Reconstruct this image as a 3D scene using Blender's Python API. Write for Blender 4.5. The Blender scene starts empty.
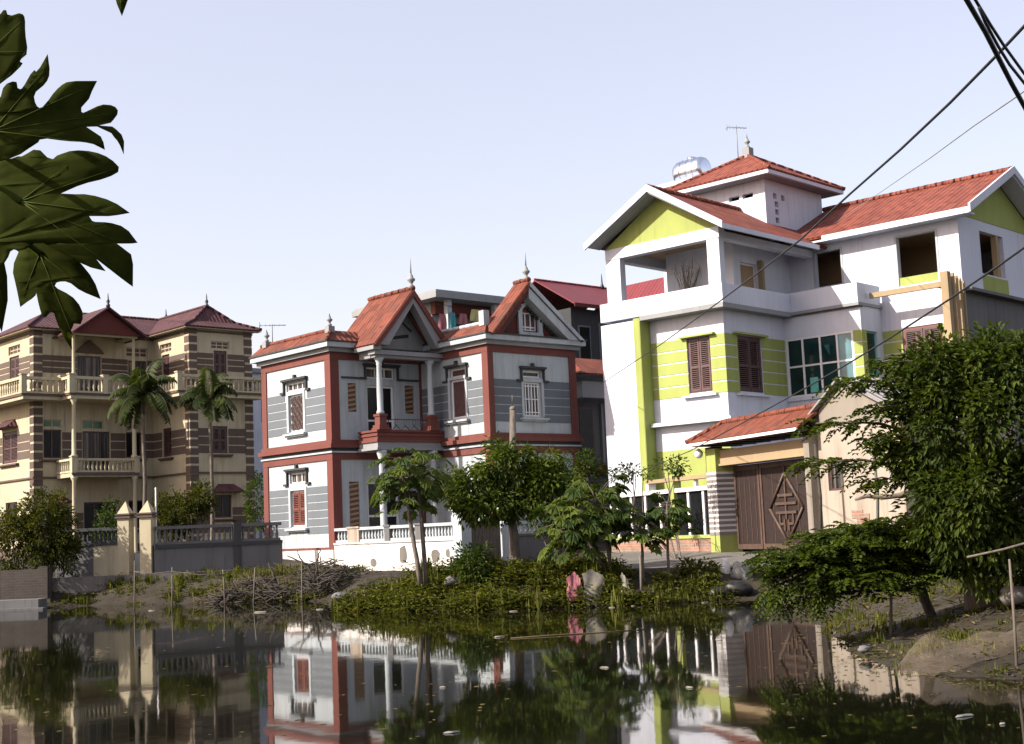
import bpy, math, random
from mathutils import Vector, Matrix, noise
R = random.Random(7)
sc = bpy.context.scene
COL = sc.collection
PI = math.pi

# ------------------------------------------------------------------ materials
def nmat(name):
    m = bpy.data.materials.new(name); m.use_nodes = True
    nt = m.node_tree
    b = nt.nodes['Principled BSDF']
    return m, nt, b
def N(nt, t, **kw):
    n = nt.nodes.new(t)
    for k, v in kw.items():
        if k in n.inputs: n.inputs[k].default_value = v
        else: setattr(n, k, v)
    return n
def c4(c): return (c[0], c[1], c[2], 1)
def ramp(nt, fac, stops):
    r = nt.nodes.new('ShaderNodeValToRGB')
    e = r.color_ramp.elements
    e[0].position, e[0].color = stops[0][0], c4(stops[0][1])
    e[1].position, e[1].color = stops[-1][0], c4(stops[-1][1])
    for p, c in stops[1:-1]:
        x = e.new(p); x.color = c4(c)
    nt.links.new(fac, r.inputs[0]); return r
def mixc(nt, fac, a, b, mode='MIX'):
    m = nt.nodes.new('ShaderNodeMix'); m.data_type = 'RGBA'; m.blend_type = mode
    for sock, v in ((m.inputs[0], fac), (m.inputs[6], a), (m.inputs[7], b)):
        if hasattr(v, 'links'): nt.links.new(v, sock)
        elif isinstance(v, (int, float)): sock.default_value = v
        else: sock.default_value = c4(v)
    return m.outputs[2]
def bump(nt, b, h, dist, strength=1.0):
    n = N(nt, 'ShaderNodeBump'); n.inputs['Strength'].default_value = strength; n.inputs['Distance'].default_value = dist
    nt.links.new(h, n.inputs['Height']); nt.links.new(n.outputs[0], b.inputs['Normal']); return n
def coords(nt, scale=(1, 1, 1), kind='Object'):
    t = N(nt, 'ShaderNodeTexCoord'); mp = N(nt, 'ShaderNodeMapping'); mp.inputs['Scale'].default_value = scale
    nt.links.new(t.outputs[kind], mp.inputs[0]); return mp.outputs[0]
def noise_tex(nt, vec, scale, detail=4, rough=.55):
    n = N(nt, 'ShaderNodeTexNoise'); n.inputs['Scale'].default_value = scale; n.inputs['Detail'].default_value = detail; n.inputs['Roughness'].default_value = rough
    nt.links.new(vec, n.inputs['Vector']); return n.outputs[0]
def math_n(nt, op, a, b=None, clamp=False):
    n = N(nt, 'ShaderNodeMath', operation=op); n.use_clamp = clamp
    for i, v in enumerate((a, b)):
        if v is None: continue
        if hasattr(v, 'links'): nt.links.new(v, n.inputs[i])
        else: n.inputs[i].default_value = v
    return n.outputs[0]

def stucco(name, col, dirt=.35, dirtcol=(.16, .15, .13), rough=.85, var=.12, bscale=35):
    col = tuple(x * .82 for x in col); dirtcol = tuple(x * .7 for x in dirtcol)
    m, nt, b = nmat(name)
    v = coords(nt)
    big = noise_tex(nt, v, .7, 5, .6)
    c1 = ramp(nt, big, [(.3, tuple(x * (1 - var) for x in col)), (.7, tuple(min(1, x * (1 + var * .4)) for x in col))]).outputs[0]
    vs = coords(nt, (3.2, 3.2, .22))
    st = noise_tex(nt, vs, 1.6, 6, .7)
    sr = ramp(nt, st, [(.46, (0, 0, 0)), (.70, (1, 1, 1))]).outputs[0]
    bl = ramp(nt, noise_tex(nt, v, .45, 3), [(.36, (.1, .1, .1)), (.60, (1, 1, 1))]).outputs[0]
    f = math_n(nt, 'MULTIPLY', sr, bl); f = math_n(nt, 'MULTIPLY', f, dirt)
    c2 = mixc(nt, f, c1, dirtcol)
    sp = ramp(nt, noise_tex(nt, v, 9, 6, .7), [(.6, (0, 0, 0)), (.8, (1, 1, 1))]).outputs[0]
    c3 = mixc(nt, math_n(nt, 'MULTIPLY', sp, dirt * .5), c2, dirtcol)
    nt.links.new(c3, b.inputs['Base Color']); b.inputs['Roughness'].default_value = rough
    b.inputs['Specular IOR Level'].default_value = .25
    bump(nt, b, noise_tex(nt, v, bscale, 3), .006, .5)
    return m
def plain(name, col, rough=.5, metal=0, var=.15, scale=6, spec=.4):
    m, nt, b = nmat(name)
    v = coords(nt)
    n = noise_tex(nt, v, scale, 5, .6)
    c = ramp(nt, n, [(.3, tuple(x * (1 - var) for x in col)), (.72, tuple(min(1, x * (1 + var)) for x in col))]).outputs[0]
    nt.links.new(c, b.inputs['Base Color'])
    b.inputs['Roughness'].default_value = rough; b.inputs['Metallic'].default_value = metal; b.inputs['Specular IOR Level'].default_value = spec
    bump(nt, b, n, .004, .3)
    return m
def glass(name, col, rough=.06, spec=.6):
    m, nt, b = nmat(name)
    v = coords(nt)
    n = noise_tex(nt, v, 1.3, 2)
    c = ramp(nt, n, [(.3, tuple(x * .6 for x in col)), (.7, tuple(x * 1.3 for x in col))]).outputs[0]
    nt.links.new(c, b.inputs['Base Color']); b.inputs['Roughness'].default_value = rough; b.inputs['Specular IOR Level'].default_value = spec
    bump(nt, b, noise_tex(nt, v, 2.2, 2), .01, .15)
    return m
def tiles(name, ca, cb, tw=.2, tl=.32, moss=.25, depth=.035, rough=.75):
    """pantiles: uv is in metres, u along the eave, v up the slope"""
    m, nt, b = nmat(name)
    uv = coords(nt, (1, 1, 1), 'UV')
    sx = N(nt, 'ShaderNodeSeparateXYZ'); nt.links.new(uv, sx.inputs[0])
    U, V = sx.outputs[0], sx.outputs[1]
    uu = math_n(nt, 'DIVIDE', U, tw); vv = math_n(nt, 'DIVIDE', V, tl)
    wave = math_n(nt, 'SINE', math_n(nt, 'MULTIPLY', uu, 2 * PI)); wave = math_n(nt, 'MULTIPLY_ADD', wave, .5); 
    saw = math_n(nt, 'FRACT', vv)
    h = math_n(nt, 'ADD', wave, math_n(nt, 'MULTIPLY', math_n(nt, 'SUBTRACT', 1.0, saw), .7))
    cell = N(nt, 'ShaderNodeCombineXYZ'); nt.links.new(math_n(nt, 'FLOOR', uu), cell.inputs[0]); nt.links.new(math_n(nt, 'FLOOR', vv), cell.inputs[1])
    wn = N(nt, 'ShaderNodeTexWhiteNoise'); nt.links.new(cell.outputs[0], wn.inputs['Vector'])
    c1 = ramp(nt, wn.outputs['Value'], [(0, ca), (1, cb)]).outputs[0]
    v3 = coords(nt)
    ms = ramp(nt, noise_tex(nt, v3, 1.1, 6, .68), [(.5, (0, 0, 0)), (.75, (1, 1, 1))]).outputs[0]
    c2 = mixc(nt, math_n(nt, 'MULTIPLY', ms, moss), c1, (.06, .05, .04))
    nt.links.new(c2, b.inputs['Base Color']); b.inputs['Roughness'].default_value = rough; b.inputs['Specular IOR Level'].default_value = .25
    bump(nt, b, h, depth, 1.0)
    return m
def leafmat(name, ca, cb, trans=.35, rough=.45, cc=None):
    m, nt, b = nmat(name)
    at = N(nt, 'ShaderNodeAttribute', attribute_name='tint')
    stops = [(0, ca), (1, cb)] if cc is None else [(0, ca), (.82, cb), (1, cc)]
    c = ramp(nt, at.outputs['Fac'], stops).outputs[0]
    nt.links.new(c, b.inputs['Base Color']); b.inputs['Roughness'].default_value = rough + .12; b.inputs['Specular IOR Level'].default_value = .14
    tr = N(nt, 'ShaderNodeBsdfTranslucent'); 
    tc = mixc(nt, 1.0, c, (1.35, 1.4, .4), 'MULTIPLY'); nt.links.new(tc, tr.inputs[0])
    mx = N(nt, 'ShaderNodeMixShader'); mx.inputs[0].default_value = trans
    nt.links.new(b.outputs[0], mx.inputs[1]); nt.links.new(tr.outputs[0], mx.inputs[2])
    nt.links.new(mx.outputs[0], nt.nodes['Material Output'].inputs[0])
    return m
def barkmat(name, ca, cb, sc_=14):
    m, nt, b = nmat(name)
    v = coords(nt, (1, 1, .25))
    n = noise_tex(nt, v, sc_, 6, .65)
    nt.links.new(ramp(nt, n, [(.3, ca), (.7, cb)]).outputs[0], b.inputs['Base Color']); b.inputs['Roughness'].default_value = .9
    bump(nt, b, n, .02, .8); return m

M = dict(
 white=stucco('white_stucco', (.43, .475, .505), .55),
 white_clean=stucco('fresh_white_stucco', (.60, .63, .72), .32, (.26, .25, .24), var=.08),
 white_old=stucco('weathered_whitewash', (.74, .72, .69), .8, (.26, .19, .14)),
 grey_clad=stucco('grey_painted_courses', (.135, .155, .178), .45),
 red_trim=stucco('red_painted_render', (.165, .055, .045), .45, (.06, .04, .035)),
 maroon=stucco('maroon_render', (.115, .03, .025), .3, (.05, .025, .025)),
 cream=stucco('cream_render', (.475, .42, .29), .6, (.16, .12, .08)),
 brown_band=stucco('brown_painted_band', (.115, .085, .07), .35, (.05, .035, .03)),
 lime=stucco('lime_render', (.315, .365, .105), .3, (.15, .15, .05), var=.12),
 tan=stucco('tan_render', (.33, .25, .15), .3, (.15, .11, .065)),
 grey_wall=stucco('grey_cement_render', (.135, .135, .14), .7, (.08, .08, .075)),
 concrete=stucco('raw_concrete', (.155, .145, .13), .8, (.055, .05, .045)),
 rough_plaster=stucco('rough_plaster', (.24, .215, .18), .8, (.10, .075, .055), bscale=14),
 pink_plaster=stucco('pink_plaster', (.36, .315, .26), .75, (.20, .13, .09)),
 dark_trim=stucco('dark_grey_moulding', (.05, .053, .056), .2),
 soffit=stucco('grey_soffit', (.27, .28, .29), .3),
 interior=stucco('bare_interior_render', (.36, .255, .15), .3, (.2, .14, .09)),
 dark_room=stucco('dark_room_wall', (.035, .032, .03), .1),
 stripe_grey=stucco('grey_tile_stripe', (.22, .20, .19), .2),
 brick=None,
 wood=plain('dark_brown_wood', (.066, .034, .034), .5, var=.3, scale=9),
 wood_red=plain('red_brown_wood', (.12, .04, .03), .5, var=.3, scale=9),
 wood_gate=plain('carved_gate_wood', (.015, .0068, .0056), .65, var=.4, scale=9),
 wood_gate_light=plain('gate_relief_wood', (.062, .038, .028), .6, var=.3),
 wood_old=barkmat('weathered_wood', (.05, .042, .034), (.13, .11, .09)),
 white_paint=plain('white_painted_frame', (.58, .58, .59), .4, var=.05),
 iron=plain('black_iron', (.02, .02, .022), .45),
 cable=plain('black_cable_sheath', (.012, .012, .013), .5, var=.02),
 steel=plain('stainless_steel', (.62, .66, .75), .22, 1.0, .05),
 glass_dark=glass('dark_window_glass', (.008, .009, .010), .16, .22),
 glass_curtain=None,
 glass_teal=glass('teal_tinted_glass', (.006, .022, .024), .08, .4),
 glass_light=glass('pale_teal_glass', (.07, .17, .20), .15, .5),
 card_teal=plain('teal_blind', (.09, .34, .30), .6),
 green_glass=glass('green_transom_glass', (.02, .10, .04), .15),
 tile_or=tiles('orange_pantiles', (.088, .024, .014), (.165, .046, .026), moss=.5),
 tile_new=tiles('new_orange_pantiles', (.115, .029, .019), (.20, .056, .036), tw=.22, moss=.28, depth=.045),
 tile_dark=tiles('dark_red_tiles', (.046, .018, .021), (.075, .029, .032), moss=.3),
 metal_red=tiles('red_sheet_roofing', (.13, .024, .028), (.155, .03, .035), tw=.25, tl=40, moss=.12, depth=.03, rough=.45),
 fibro=tiles('fibre_cement_sheet', (.20, .19, .19), (.22, .21, .21), tw=.18, tl=20, moss=.5),
 bark=barkmat('grey_brown_bark', (.045, .035, .028), (.15, .125, .10)),
 bark_dark=barkmat('dark_wet_bark', (.02, .017, .014), (.06, .05, .042)),
 bark_pale=barkmat('pale_papaya_bark', (.06, .052, .042), (.16, .145, .12)),
 twig=barkmat('dead_twigs', (.014, .011, .009), (.05, .04, .031)),
 l_mango=leafmat('mango_leaves', (.016, .031, .005), (.066, .088, .013), .38, .5, (.15, .16, .028)),
 l_low=leafmat('feathery_leaves', (.020, .036, .006), (.074, .10, .015), .42, .5, (.16, .18, .03)),
 l_mid=leafmat('broad_leaves', (.022, .042, .007), (.088, .115, .016), .38, .5, (.20, .19, .03)),
 l_pap=leafmat('papaya_leaves', (.026, .048, .009), (.095, .125, .020), .4, .5, (.14, .13, .03)),
 l_dark=leafmat('dark_glossy_leaves', (.016, .034, .007), (.060, .090, .014), .33, .5, (.10, .11, .022)),
 l_palm=leafmat('palm_fronds', (.018, .030, .007), (.065, .085, .024), .3, .45),
 l_shrub=leafmat('shrub_leaves', (.020, .028, .005), (.075, .08, .011), .35, .5, (.12, .10, .02)),
 l_weed=leafmat('bank_weeds', (.03, .04, .007), (.11, .115, .02), .35, .6, (.20, .16, .055)),
 l_dry=leafmat('dry_stalks', (.05, .04, .022), (.17, .14, .075), .3, .7),
 clod=plain('dry_mud_lump', (.036, .029, .022), .95, var=.5, scale=3),
 cloth_pink=plain('pink_cloth', (.24, .08, .10), .85, var=.3),
 cloth_white=plain('grimy_white_netting', (.17, .155, .13), .9, var=.35),
 cloth_blue=plain('navy_cloth', (.006, .009, .024), .85),
 cloth_teal=plain('teal_cloth', (.05, .22, .24), .85),
 cloth_yellow=plain('yellow_cloth', (.40, .35, .15), .85),
 cloth_mauve=plain('mauve_cloth', (.36, .20, .42), .85),
 cloth_rose=plain('rose_cloth', (.26, .10, .11), .85),
 litter_white=plain('white_plastic_scrap', (.17, .17, .16), .7, var=.5),
 litter_dark=plain('black_bin_liner', (.008, .008, .009), .5),
)
def brickmat(name, ca, cb, mort, s=1.0):
    m, nt, b = nmat(name)
    uv = coords(nt, (1, 1, 1), 'UV')
    t = N(nt, 'ShaderNodeTexBrick'); nt.links.new(uv, t.inputs['Vector'])
    t.inputs['Color1'].default_value = c4(ca); t.inputs['Color2'].default_value = c4(cb); t.inputs['Mortar'].default_value = c4(mort)
    t.inputs['Scale'].default_value = 1.0; t.inputs['Brick Width'].default_value = .23 * s; t.inputs['Row Height'].default_value = .08 * s; t.inputs['Mortar Size'].default_value = .012 * s
    v = coords(nt); d = ramp(nt, noise_tex(nt, v, 1.4, 6, .7), [(.42, (0, 0, 0)), (.7, (1, 1, 1))]).outputs[0]
    c = mixc(nt, math_n(nt, 'MULTIPLY', d, .7), t.outputs[0], (.07, .065, .055))
    nt.links.new(c, b.inputs['Base Color']); b.inputs['Roughness'].default_value = .9
    bump(nt, b, math_n(nt, 'SUBTRACT', 1.0, t.outputs['Fac']), .01, .7); return m
def curtain_glass():
    m, nt, b = nmat('curtained_window_glass'); v = coords(nt)
    w = N(nt, 'ShaderNodeTexNoise'); mp = coords(nt, (9, 9, .4)); nt.links.new(mp, w.inputs['Vector']); w.inputs['Scale'].default_value = 1.0; w.inputs['Detail'].default_value = 3
    nt.links.new(ramp(nt, w.outputs[0], [(.35, (.012, .012, .012)), (.5, (.05, .047, .042)), (.62, (.13, .12, .105))]).outputs[0], b.inputs['Base Color']); b.inputs['Roughness'].default_value = .14; b.inputs['Specular IOR Level'].default_value = .3
    bump(nt, b, noise_tex(nt, v, 2.2, 2), .01, .15); return m
M['glass_curtain'] = curtain_glass()
M['brick'] = brickmat('red_brickwork', (.25, .11, .07), (.31, .15, .10), (.25, .22, .19))
M['brick_old'] = brickmat('old_brickwork', (.036, .026, .022), (.05, .036, .03), (.045, .04, .035))

# ------------------------------------------------------------------ mesh builder
class MB:
    def __init__(s): s.v = []; s.f = []; s.sm = []; s.tint = []
    def add(s, vs, fs, smooth=False, tint=None):
        k = len(s.v); s.v += [tuple(v) for v in vs]
        for f in fs:
            s.f.append(tuple(i + k for i in f)); s.sm.append(smooth); s.tint.append(.5 if tint is None else tint)
    def box(s, x0, x1, y0, y1, z0, z1):
        x0, x1 = min(x0, x1), max(x0, x1); y0, y1 = min(y0, y1), max(y0, y1); z0, z1 = min(z0, z1), max(z0, z1)
        s.add([(x0, y0, z0), (x1, y0, z0), (x1, y1, z0), (x0, y1, z0), (x0, y0, z1), (x1, y0, z1), (x1, y1, z1), (x0, y1, z1)],
              [(0, 3, 2, 1), (4, 5, 6, 7), (0, 1, 5, 4), (1, 2, 6, 5), (2, 3, 7, 6), (3, 0, 4, 7)])
    def ubox(s, kind, pl, u0, u1, d0, d1, z0, z1):
        if kind == 'a': s.box(pl + d0, pl + d1, u0, u1, z0, z1)
        else: s.box(u0, u1, pl + d0, pl + d1, z0, z1)
    def prism(s, pts, ext):
        """polygon pts (3d) extruded by vector ext"""
        n = len(pts); P = [Vector(p) for p in pts]; E = Vector(ext)
        s.add([tuple(p) for p in P] + [tuple(p + E) for p in P],
              [tuple(range(n - 1, -1, -1)), tuple(range(n, 2 * n))] + [(i, (i + 1) % n, n + (i + 1) % n, n + i) for i in range(n)])
    def slab(s, pts, t=.07):
        P = [Vector(p) for p in pts]
        nn = Vector((0, 0, 0))
        for i in range(len(P)):
            a, b_ = P[i], P[(i + 1) % len(P)]
            nn += a.cross(b_)
        nn.normalize()
        if nn.z < 0: P.reverse(); nn = -nn
        s.prism([p - nn * t for p in P], nn * t)
    def tube(s, pts, r, n=8, cap=True, smooth=True):
        P = [Vector(p) for p in pts]
        rs = r if isinstance(r, (list, tuple)) else [r] * len(P)
        vs = []; prev = None
        for i, p in enumerate(P):
            d = (P[min(i + 1, len(P) - 1)] - P[max(i - 1, 0)]).normalized()
            if prev is None:
                prev = d.cross(Vector((0, 0, 1)) if abs(d.z) < .95 else Vector((1, 0, 0))).normalized()
            x = (prev - d * prev.dot(d)).normalized(); prev = x; y = d.cross(x)
            for k in range(n):
                a = 2 * PI * k / n; vs.append(p + (x * math.cos(a) + y * math.sin(a)) * rs[i])
        fs = [(i * n + k, i * n + (k + 1) % n, (i + 1) * n + (k + 1) % n, (i + 1) * n + k) for i in range(len(P) - 1) for k in range(n)]
        if cap: fs += [tuple(range(n - 1, -1, -1)), tuple((len(P) - 1) * n + k for k in range(n))]
        s.add(vs, fs, smooth)
    def lathe(s, cx, cy, prof, n=12, smooth=True):
        vs = []
        for r, z in prof:
            for k in range(n):
                a = 2 * PI * k / n; vs.append((cx + r * math.cos(a), cy + r * math.sin(a), z))
        L = len(prof)
        fs = [(i * n + k, i * n + (k + 1) % n, (i + 1) * n + (k + 1) % n, (i + 1) * n + k) for i in range(L - 1) for k in range(n)]
        fs += [tuple(range(n - 1, -1, -1)), tuple((L - 1) * n + k for k in range(n))]
        s.add(vs, fs, smooth)
    def wall(s, kind, pl, u0, u1, z0, z1, t, ops=()):
        """wall with real openings; outer face at pl, thickness t inward (+)"""
        us = sorted({u0, u1} | {x for o in ops for x in o[:2] if u0 < x < u1}); zs = sorted({z0, z1} | {x for o in ops for x in o[2:4] if z0 < x < z1})
        def P(u, d, z): return (pl + d, u, z) if kind == 'a' else (u, pl + d, z)
        nu, nz = len(us) - 1, len(zs) - 1
        solid = [[not any(o[0] - 1e-6 <= us[i] and us[i + 1] <= o[1] + 1e-6 and o[2] - 1e-6 <= zs[j] and zs[j + 1] <= o[3] + 1e-6 for o in ops) for j in range(nz)] for i in range(nu)]
        g = lambda i, j: 0 <= i < nu and 0 <= j < nz and solid[i][j]
        for i in range(nu):
            for j in range(nz):
                if not solid[i][j]: continue
                a, b_, c, d = us[i], us[i + 1], zs[j], zs[j + 1]
                s.add([P(a, 0, c), P(b_, 0, c), P(b_, 0, d), P(a, 0, d)], [(0, 1, 2, 3) if kind == 'b' else (3, 2, 1, 0)])
                s.add([P(a, t, c), P(b_, t, c), P(b_, t, d), P(a, t, d)], [(3, 2, 1, 0) if kind == 'b' else (0, 1, 2, 3)])
                if not g(i - 1, j): s.add([P(a, 0, c), P(a, t, c), P(a, t, d), P(a, 0, d)], [(0, 3, 2, 1)])
                if not g(i + 1, j): s.add([P(b_, 0, c), P(b_, t, c), P(b_, t, d), P(b_, 0, d)], [(0, 1, 2, 3)])
                if not g(i, j - 1): s.add([P(a, 0, c), P(b_, 0, c), P(b_, t, c), P(a, t, c)], [(0, 3, 2, 1)])
                if not g(i, j + 1): s.add([P(a, 0, d), P(b_, 0, d), P(b_, t, d), P(a, t, d)], [(0, 1, 2, 3)])
    def build(s, name, mat, parent=None, zo=0, origin=None, uv=True, tint=False):
        me = bpy.data.meshes.new(name)
        if origin is not None: vs = [(v[0] - origin[0], v[1] - origin[1], v[2] - origin[2]) for v in s.v]
        else: vs = [(v[0], v[1], v[2] - zo) for v in s.v]
        me.from_pydata(vs, [], s.f)
        me.polygons.foreach_set('use_smooth', s.sm)
        if uv:
            ul = me.uv_layers.new(name='uv'); dat = [0.0] * (2 * len(me.loops))
            for p in me.polygons:
                n = p.normal
                u = Vector((0, 0, 1)).cross(n)
                if u.length < 1e-4: u = Vector((1, 0, 0))
                u.normalize(); w = n.cross(u)
                for li in p.loop_indices:
                    co = Vector(vs[me.loops[li].vertex_index]); dat[2 * li] = co.dot(u); dat[2 * li + 1] = co.dot(w)
            ul.data.foreach_set('uv', dat)
        if tint:
            at = me.attributes.new('tint', 'FLOAT', 'FACE'); at.data.foreach_set('value', s.tint)
        me.materials.append(M[mat] if isinstance(mat, str) else mat)
        o = bpy.data.objects.new(name, me); COL.objects.link(o)
        if parent is not None: o.parent = parent
        elif origin is not None: o.location = origin
        return o

def tag(o, label=None, cat=None, group=None, kind=None):
    if label: o['label'] = label
    if cat: o['category'] = cat
    if group: o['group'] = group
    if kind: o['kind'] = kind
    return o
def empty(name, loc, rz=0, **kw):
    o = bpy.data.objects.new(name, None); COL.objects.link(o); o.location = loc; o.rotation_euler = (0, 0, rz); o.empty_display_size = .3
    return tag(o, **kw)

# a house frame: local x runs along the shaded fronts (b), local y runs back and to the left (a)
class Frame:
    def __init__(s, name, X, Y, th, zo, **kw):
        s.root = empty(name, (X, Y, zo), th - PI / 2, **kw); s.zo = zo; s.X, s.Y, s.th = X, Y, th
    def put(s, mb, name, mat, parent=None): return mb.build(name, mat, parent or s.root, zo=s.zo)
    def box(s, name, mat, *a, parent=None):
        m = MB(); m.box(*a); return s.put(m, name, mat, parent)
    def world(s, a, b, z=0):
        return Vector((s.X + a * math.cos(s.th) + b * math.sin(s.th), s.Y + a * math.sin(s.th) - b * math.cos(s.th), z))

def window(F, kind, pl, u0, u1, z0, z1, cols=2, rows=1, fw=.055, fmat='white_paint', pane='glass_dark', dep=.09, name='window', style=None, sill=None, bars=None, parent=None):
    m = MB()
    d0, d1 = dep - .02, dep + .05
    if pane == 'glass_dark' and R.random() < .4: pane = 'glass_curtain'
    m.ubox(kind, pl, u0, u0 + fw, d0, d1, z0, z1); m.ubox(kind, pl, u1 - fw, u1, d0, d1, z0, z1)
    m.ubox(kind, pl, u0 + fw, u1 - fw, d0, d1, z0, z0 + fw); m.ubox(kind, pl, u0 + fw, u1 - fw, d0, d1, z1 - fw, z1)
    for i in range(1, cols):
        u = u0 + (u1 - u0) * i / cols; m.ubox(kind, pl, u - fw * .45, u + fw * .45, d0 + .003, d1 - .003, z0 + fw, z1 - fw)
    if bars is None: bars = [z0 + (z1 - z0) * j / rows for j in range(1, rows)]
    for z in bars: m.ubox(kind, pl, u0 + fw, u1 - fw, d0 + .006, d1 - .006, z - fw * .45, z + fw * .45)
    w = F.put(m, name, fmat, parent)
    p = MB(); p.ubox(kind, pl, u0 + fw * .5, u1 - fw * .5, dep + .01, dep + .03, z0 + fw * .5, z1 - fw * .5)
    if style == 'shutter':
        # two louvred leaves
        s_ = MB(); n = max(6, int((z1 - z0) / .075))
        mid = (u0 + u1) / 2
        for a, b_ in ((u0 + fw, mid - .01), (mid + .01, u1 - fw)):
            st = .06
            s_.ubox(kind, pl, a, a + st, dep - .035, dep + .008, z0 + fw, z1 - fw); s_.ubox(kind, pl, b_ - st, b_, dep - .035, dep + .008, z0 + fw, z1 - fw)
            zz = [z0 + fw, z0 + (z1 - z0) * .45, z1 - fw - .08]
            for z in zz: s_.ubox(kind, pl, a + st, b_ - st, dep - .035, dep + .006, z, z + .08)
            for k in range(n):
                z = z0 + fw + .08 + (z1 - z0 - 2 * fw - .16) * (k + .5) / n
                s_.ubox(kind, pl, a + st, b_ - st, dep - .025, dep + .004, z - .016, z + .012)
            F.put(s_, 'shutter', pane, w); s_ = MB()
    else:
        F.put(p, 'pane', pane, w)
        if style == 'grille':
            g = MB(); k = 5
            for i in range(k):
                u = u0 + fw + (u1 - u0 - 2 * fw) * (i + .5) / k
                g.ubox(kind, pl, u - .018, u + .018, dep - .055, dep - .03, z0 + fw, z1 - fw)
            for f in (.12, .5, .88):
                z = z0 + (z1 - z0) * f; g.ubox(kind, pl, u0 + fw, u1 - fw, dep - .062, dep - .056, z - .015, z + .015)
            F.put(g, 'grille', 'white_paint', w)
        if style == 'scroll':
            g = MB()
            P = (lambda u, z: (pl + dep - .05, u, z)) if kind == 'a' else (lambda u, z: (u, pl + dep - .05, z))
            k = 3; r = 4; du = (u1 - u0 - 2 * fw) / k; dz = (z1 - z0 - 2 * fw) / r
            for i in range(k):
                for j in range(r):
                    cu = u0 + fw + du * (i + .5); cz = z0 + fw + dz * (j + .5)
                    g.tube([P(cu + du * .46 * math.cos(t / 8 * 2 * PI), cz + dz * .46 * math.sin(t / 8 * 2 * PI)) for t in range(9)], .014, 5, False)
                    g.tube([P(cu, cz - dz * .45), P(cu, cz + dz * .45)], .012, 4)
            F.put(g, 'grille', 'wood_old', w)
    if sill:
        s_ = MB(); s_.ubox(kind, pl, u0 - .2, u1 + .2, -.16, .0, z0 - .12, z0 - .055); s_.ubox(kind, pl, u0 - .15, u1 + .15, -.10, .0, z0 - .17, z0 - .12)
        F.put(s_, 'sill', sill, w)
    return w
def surround(F, kind, pl, u0, u1, z0, z1, w=.1, proud=.03, mat='white', parent=None):
    m = MB()
    m.ubox(kind, pl, u0 - w, u0, -proud, .002, z0, z1 + w); m.ubox(kind, pl, u1, u1 + w, -proud, .002, z0, z1 + w); m.ubox(kind, pl, u0, u1, -proud, .002, z1, z1 + w)
    return F.put(m, 'window_surround', mat, parent)
def hood(F, kind, pl, u0, u1, ztop, drop=.4, mat='dark_trim', parent=None):
    """stepped drip mould over a window: ledge, two drops and turned-out feet"""
    m = MB()
    m.ubox(kind, pl, u0 - .10, u1 + .10, -.14, .001, ztop - .07, ztop); m.ubox(kind, pl, u0 - .06, u1 + .06, -.10, .001, ztop - .11, ztop - .07)
    for s, u in ((-1, u0), (1, u1)):
        e = u + s * .06
        m.ubox(kind, pl, min(u, e), max(u, e), -.075, .001, ztop - drop, ztop - .11)
        f = u + s * .24; m.ubox(kind, pl, min(u, f), max(u, f), -.085, .001, ztop - drop - .07, ztop - drop)
    c = (u0 + u1) / 2; m.ubox(kind, pl, c - .05, c + .05, -.10, .001, ztop, ztop + .12)
    return F.put(m, 'hood_mould', mat, parent)
def courses(F, kind, pl, u0, u1, z0, z1, n, ops, mat, name, gap=.035, proud=.014, parent=None, grow=.1):
    """painted courses standing a little proud, joints left open"""
    cols = {}; h = (z1 - z0) / n
    for k in range(n):
        a, b_ = z0 + h * k + gap / 2, z0 + h * (k + 1) - gap / 2
        segs = [(u0, u1)]
        for o in ops:
            if o[3] + grow > a and o[2] - grow < b_:
                ns = []
                for p, q in segs:
                    if o[1] + grow <= p or o[0] - grow >= q: ns.append((p, q))
                    else:
                        if o[0] - grow - p > .05: ns.append((p, o[0] - grow))
                        if q - o[1] - grow > .05: ns.append((o[1] + grow, q))
                segs = ns
        for p, q in segs:
            key = min(cols, key=lambda c: abs((c[0] + c[1]) / 2 - (p + q) / 2)) if cols else None
            if key is None or not (p < key[1] and q > key[0] and abs((key[0] + key[1]) / 2 - (p + q) / 2) < .35): key = (p, q); cols[key] = MB()
            cols[key].ubox(kind, pl, p, q, -proud, .001, a, b_)
    for mm in cols.values(): F.put(mm, name, mat, parent)
_bal = {}
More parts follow.
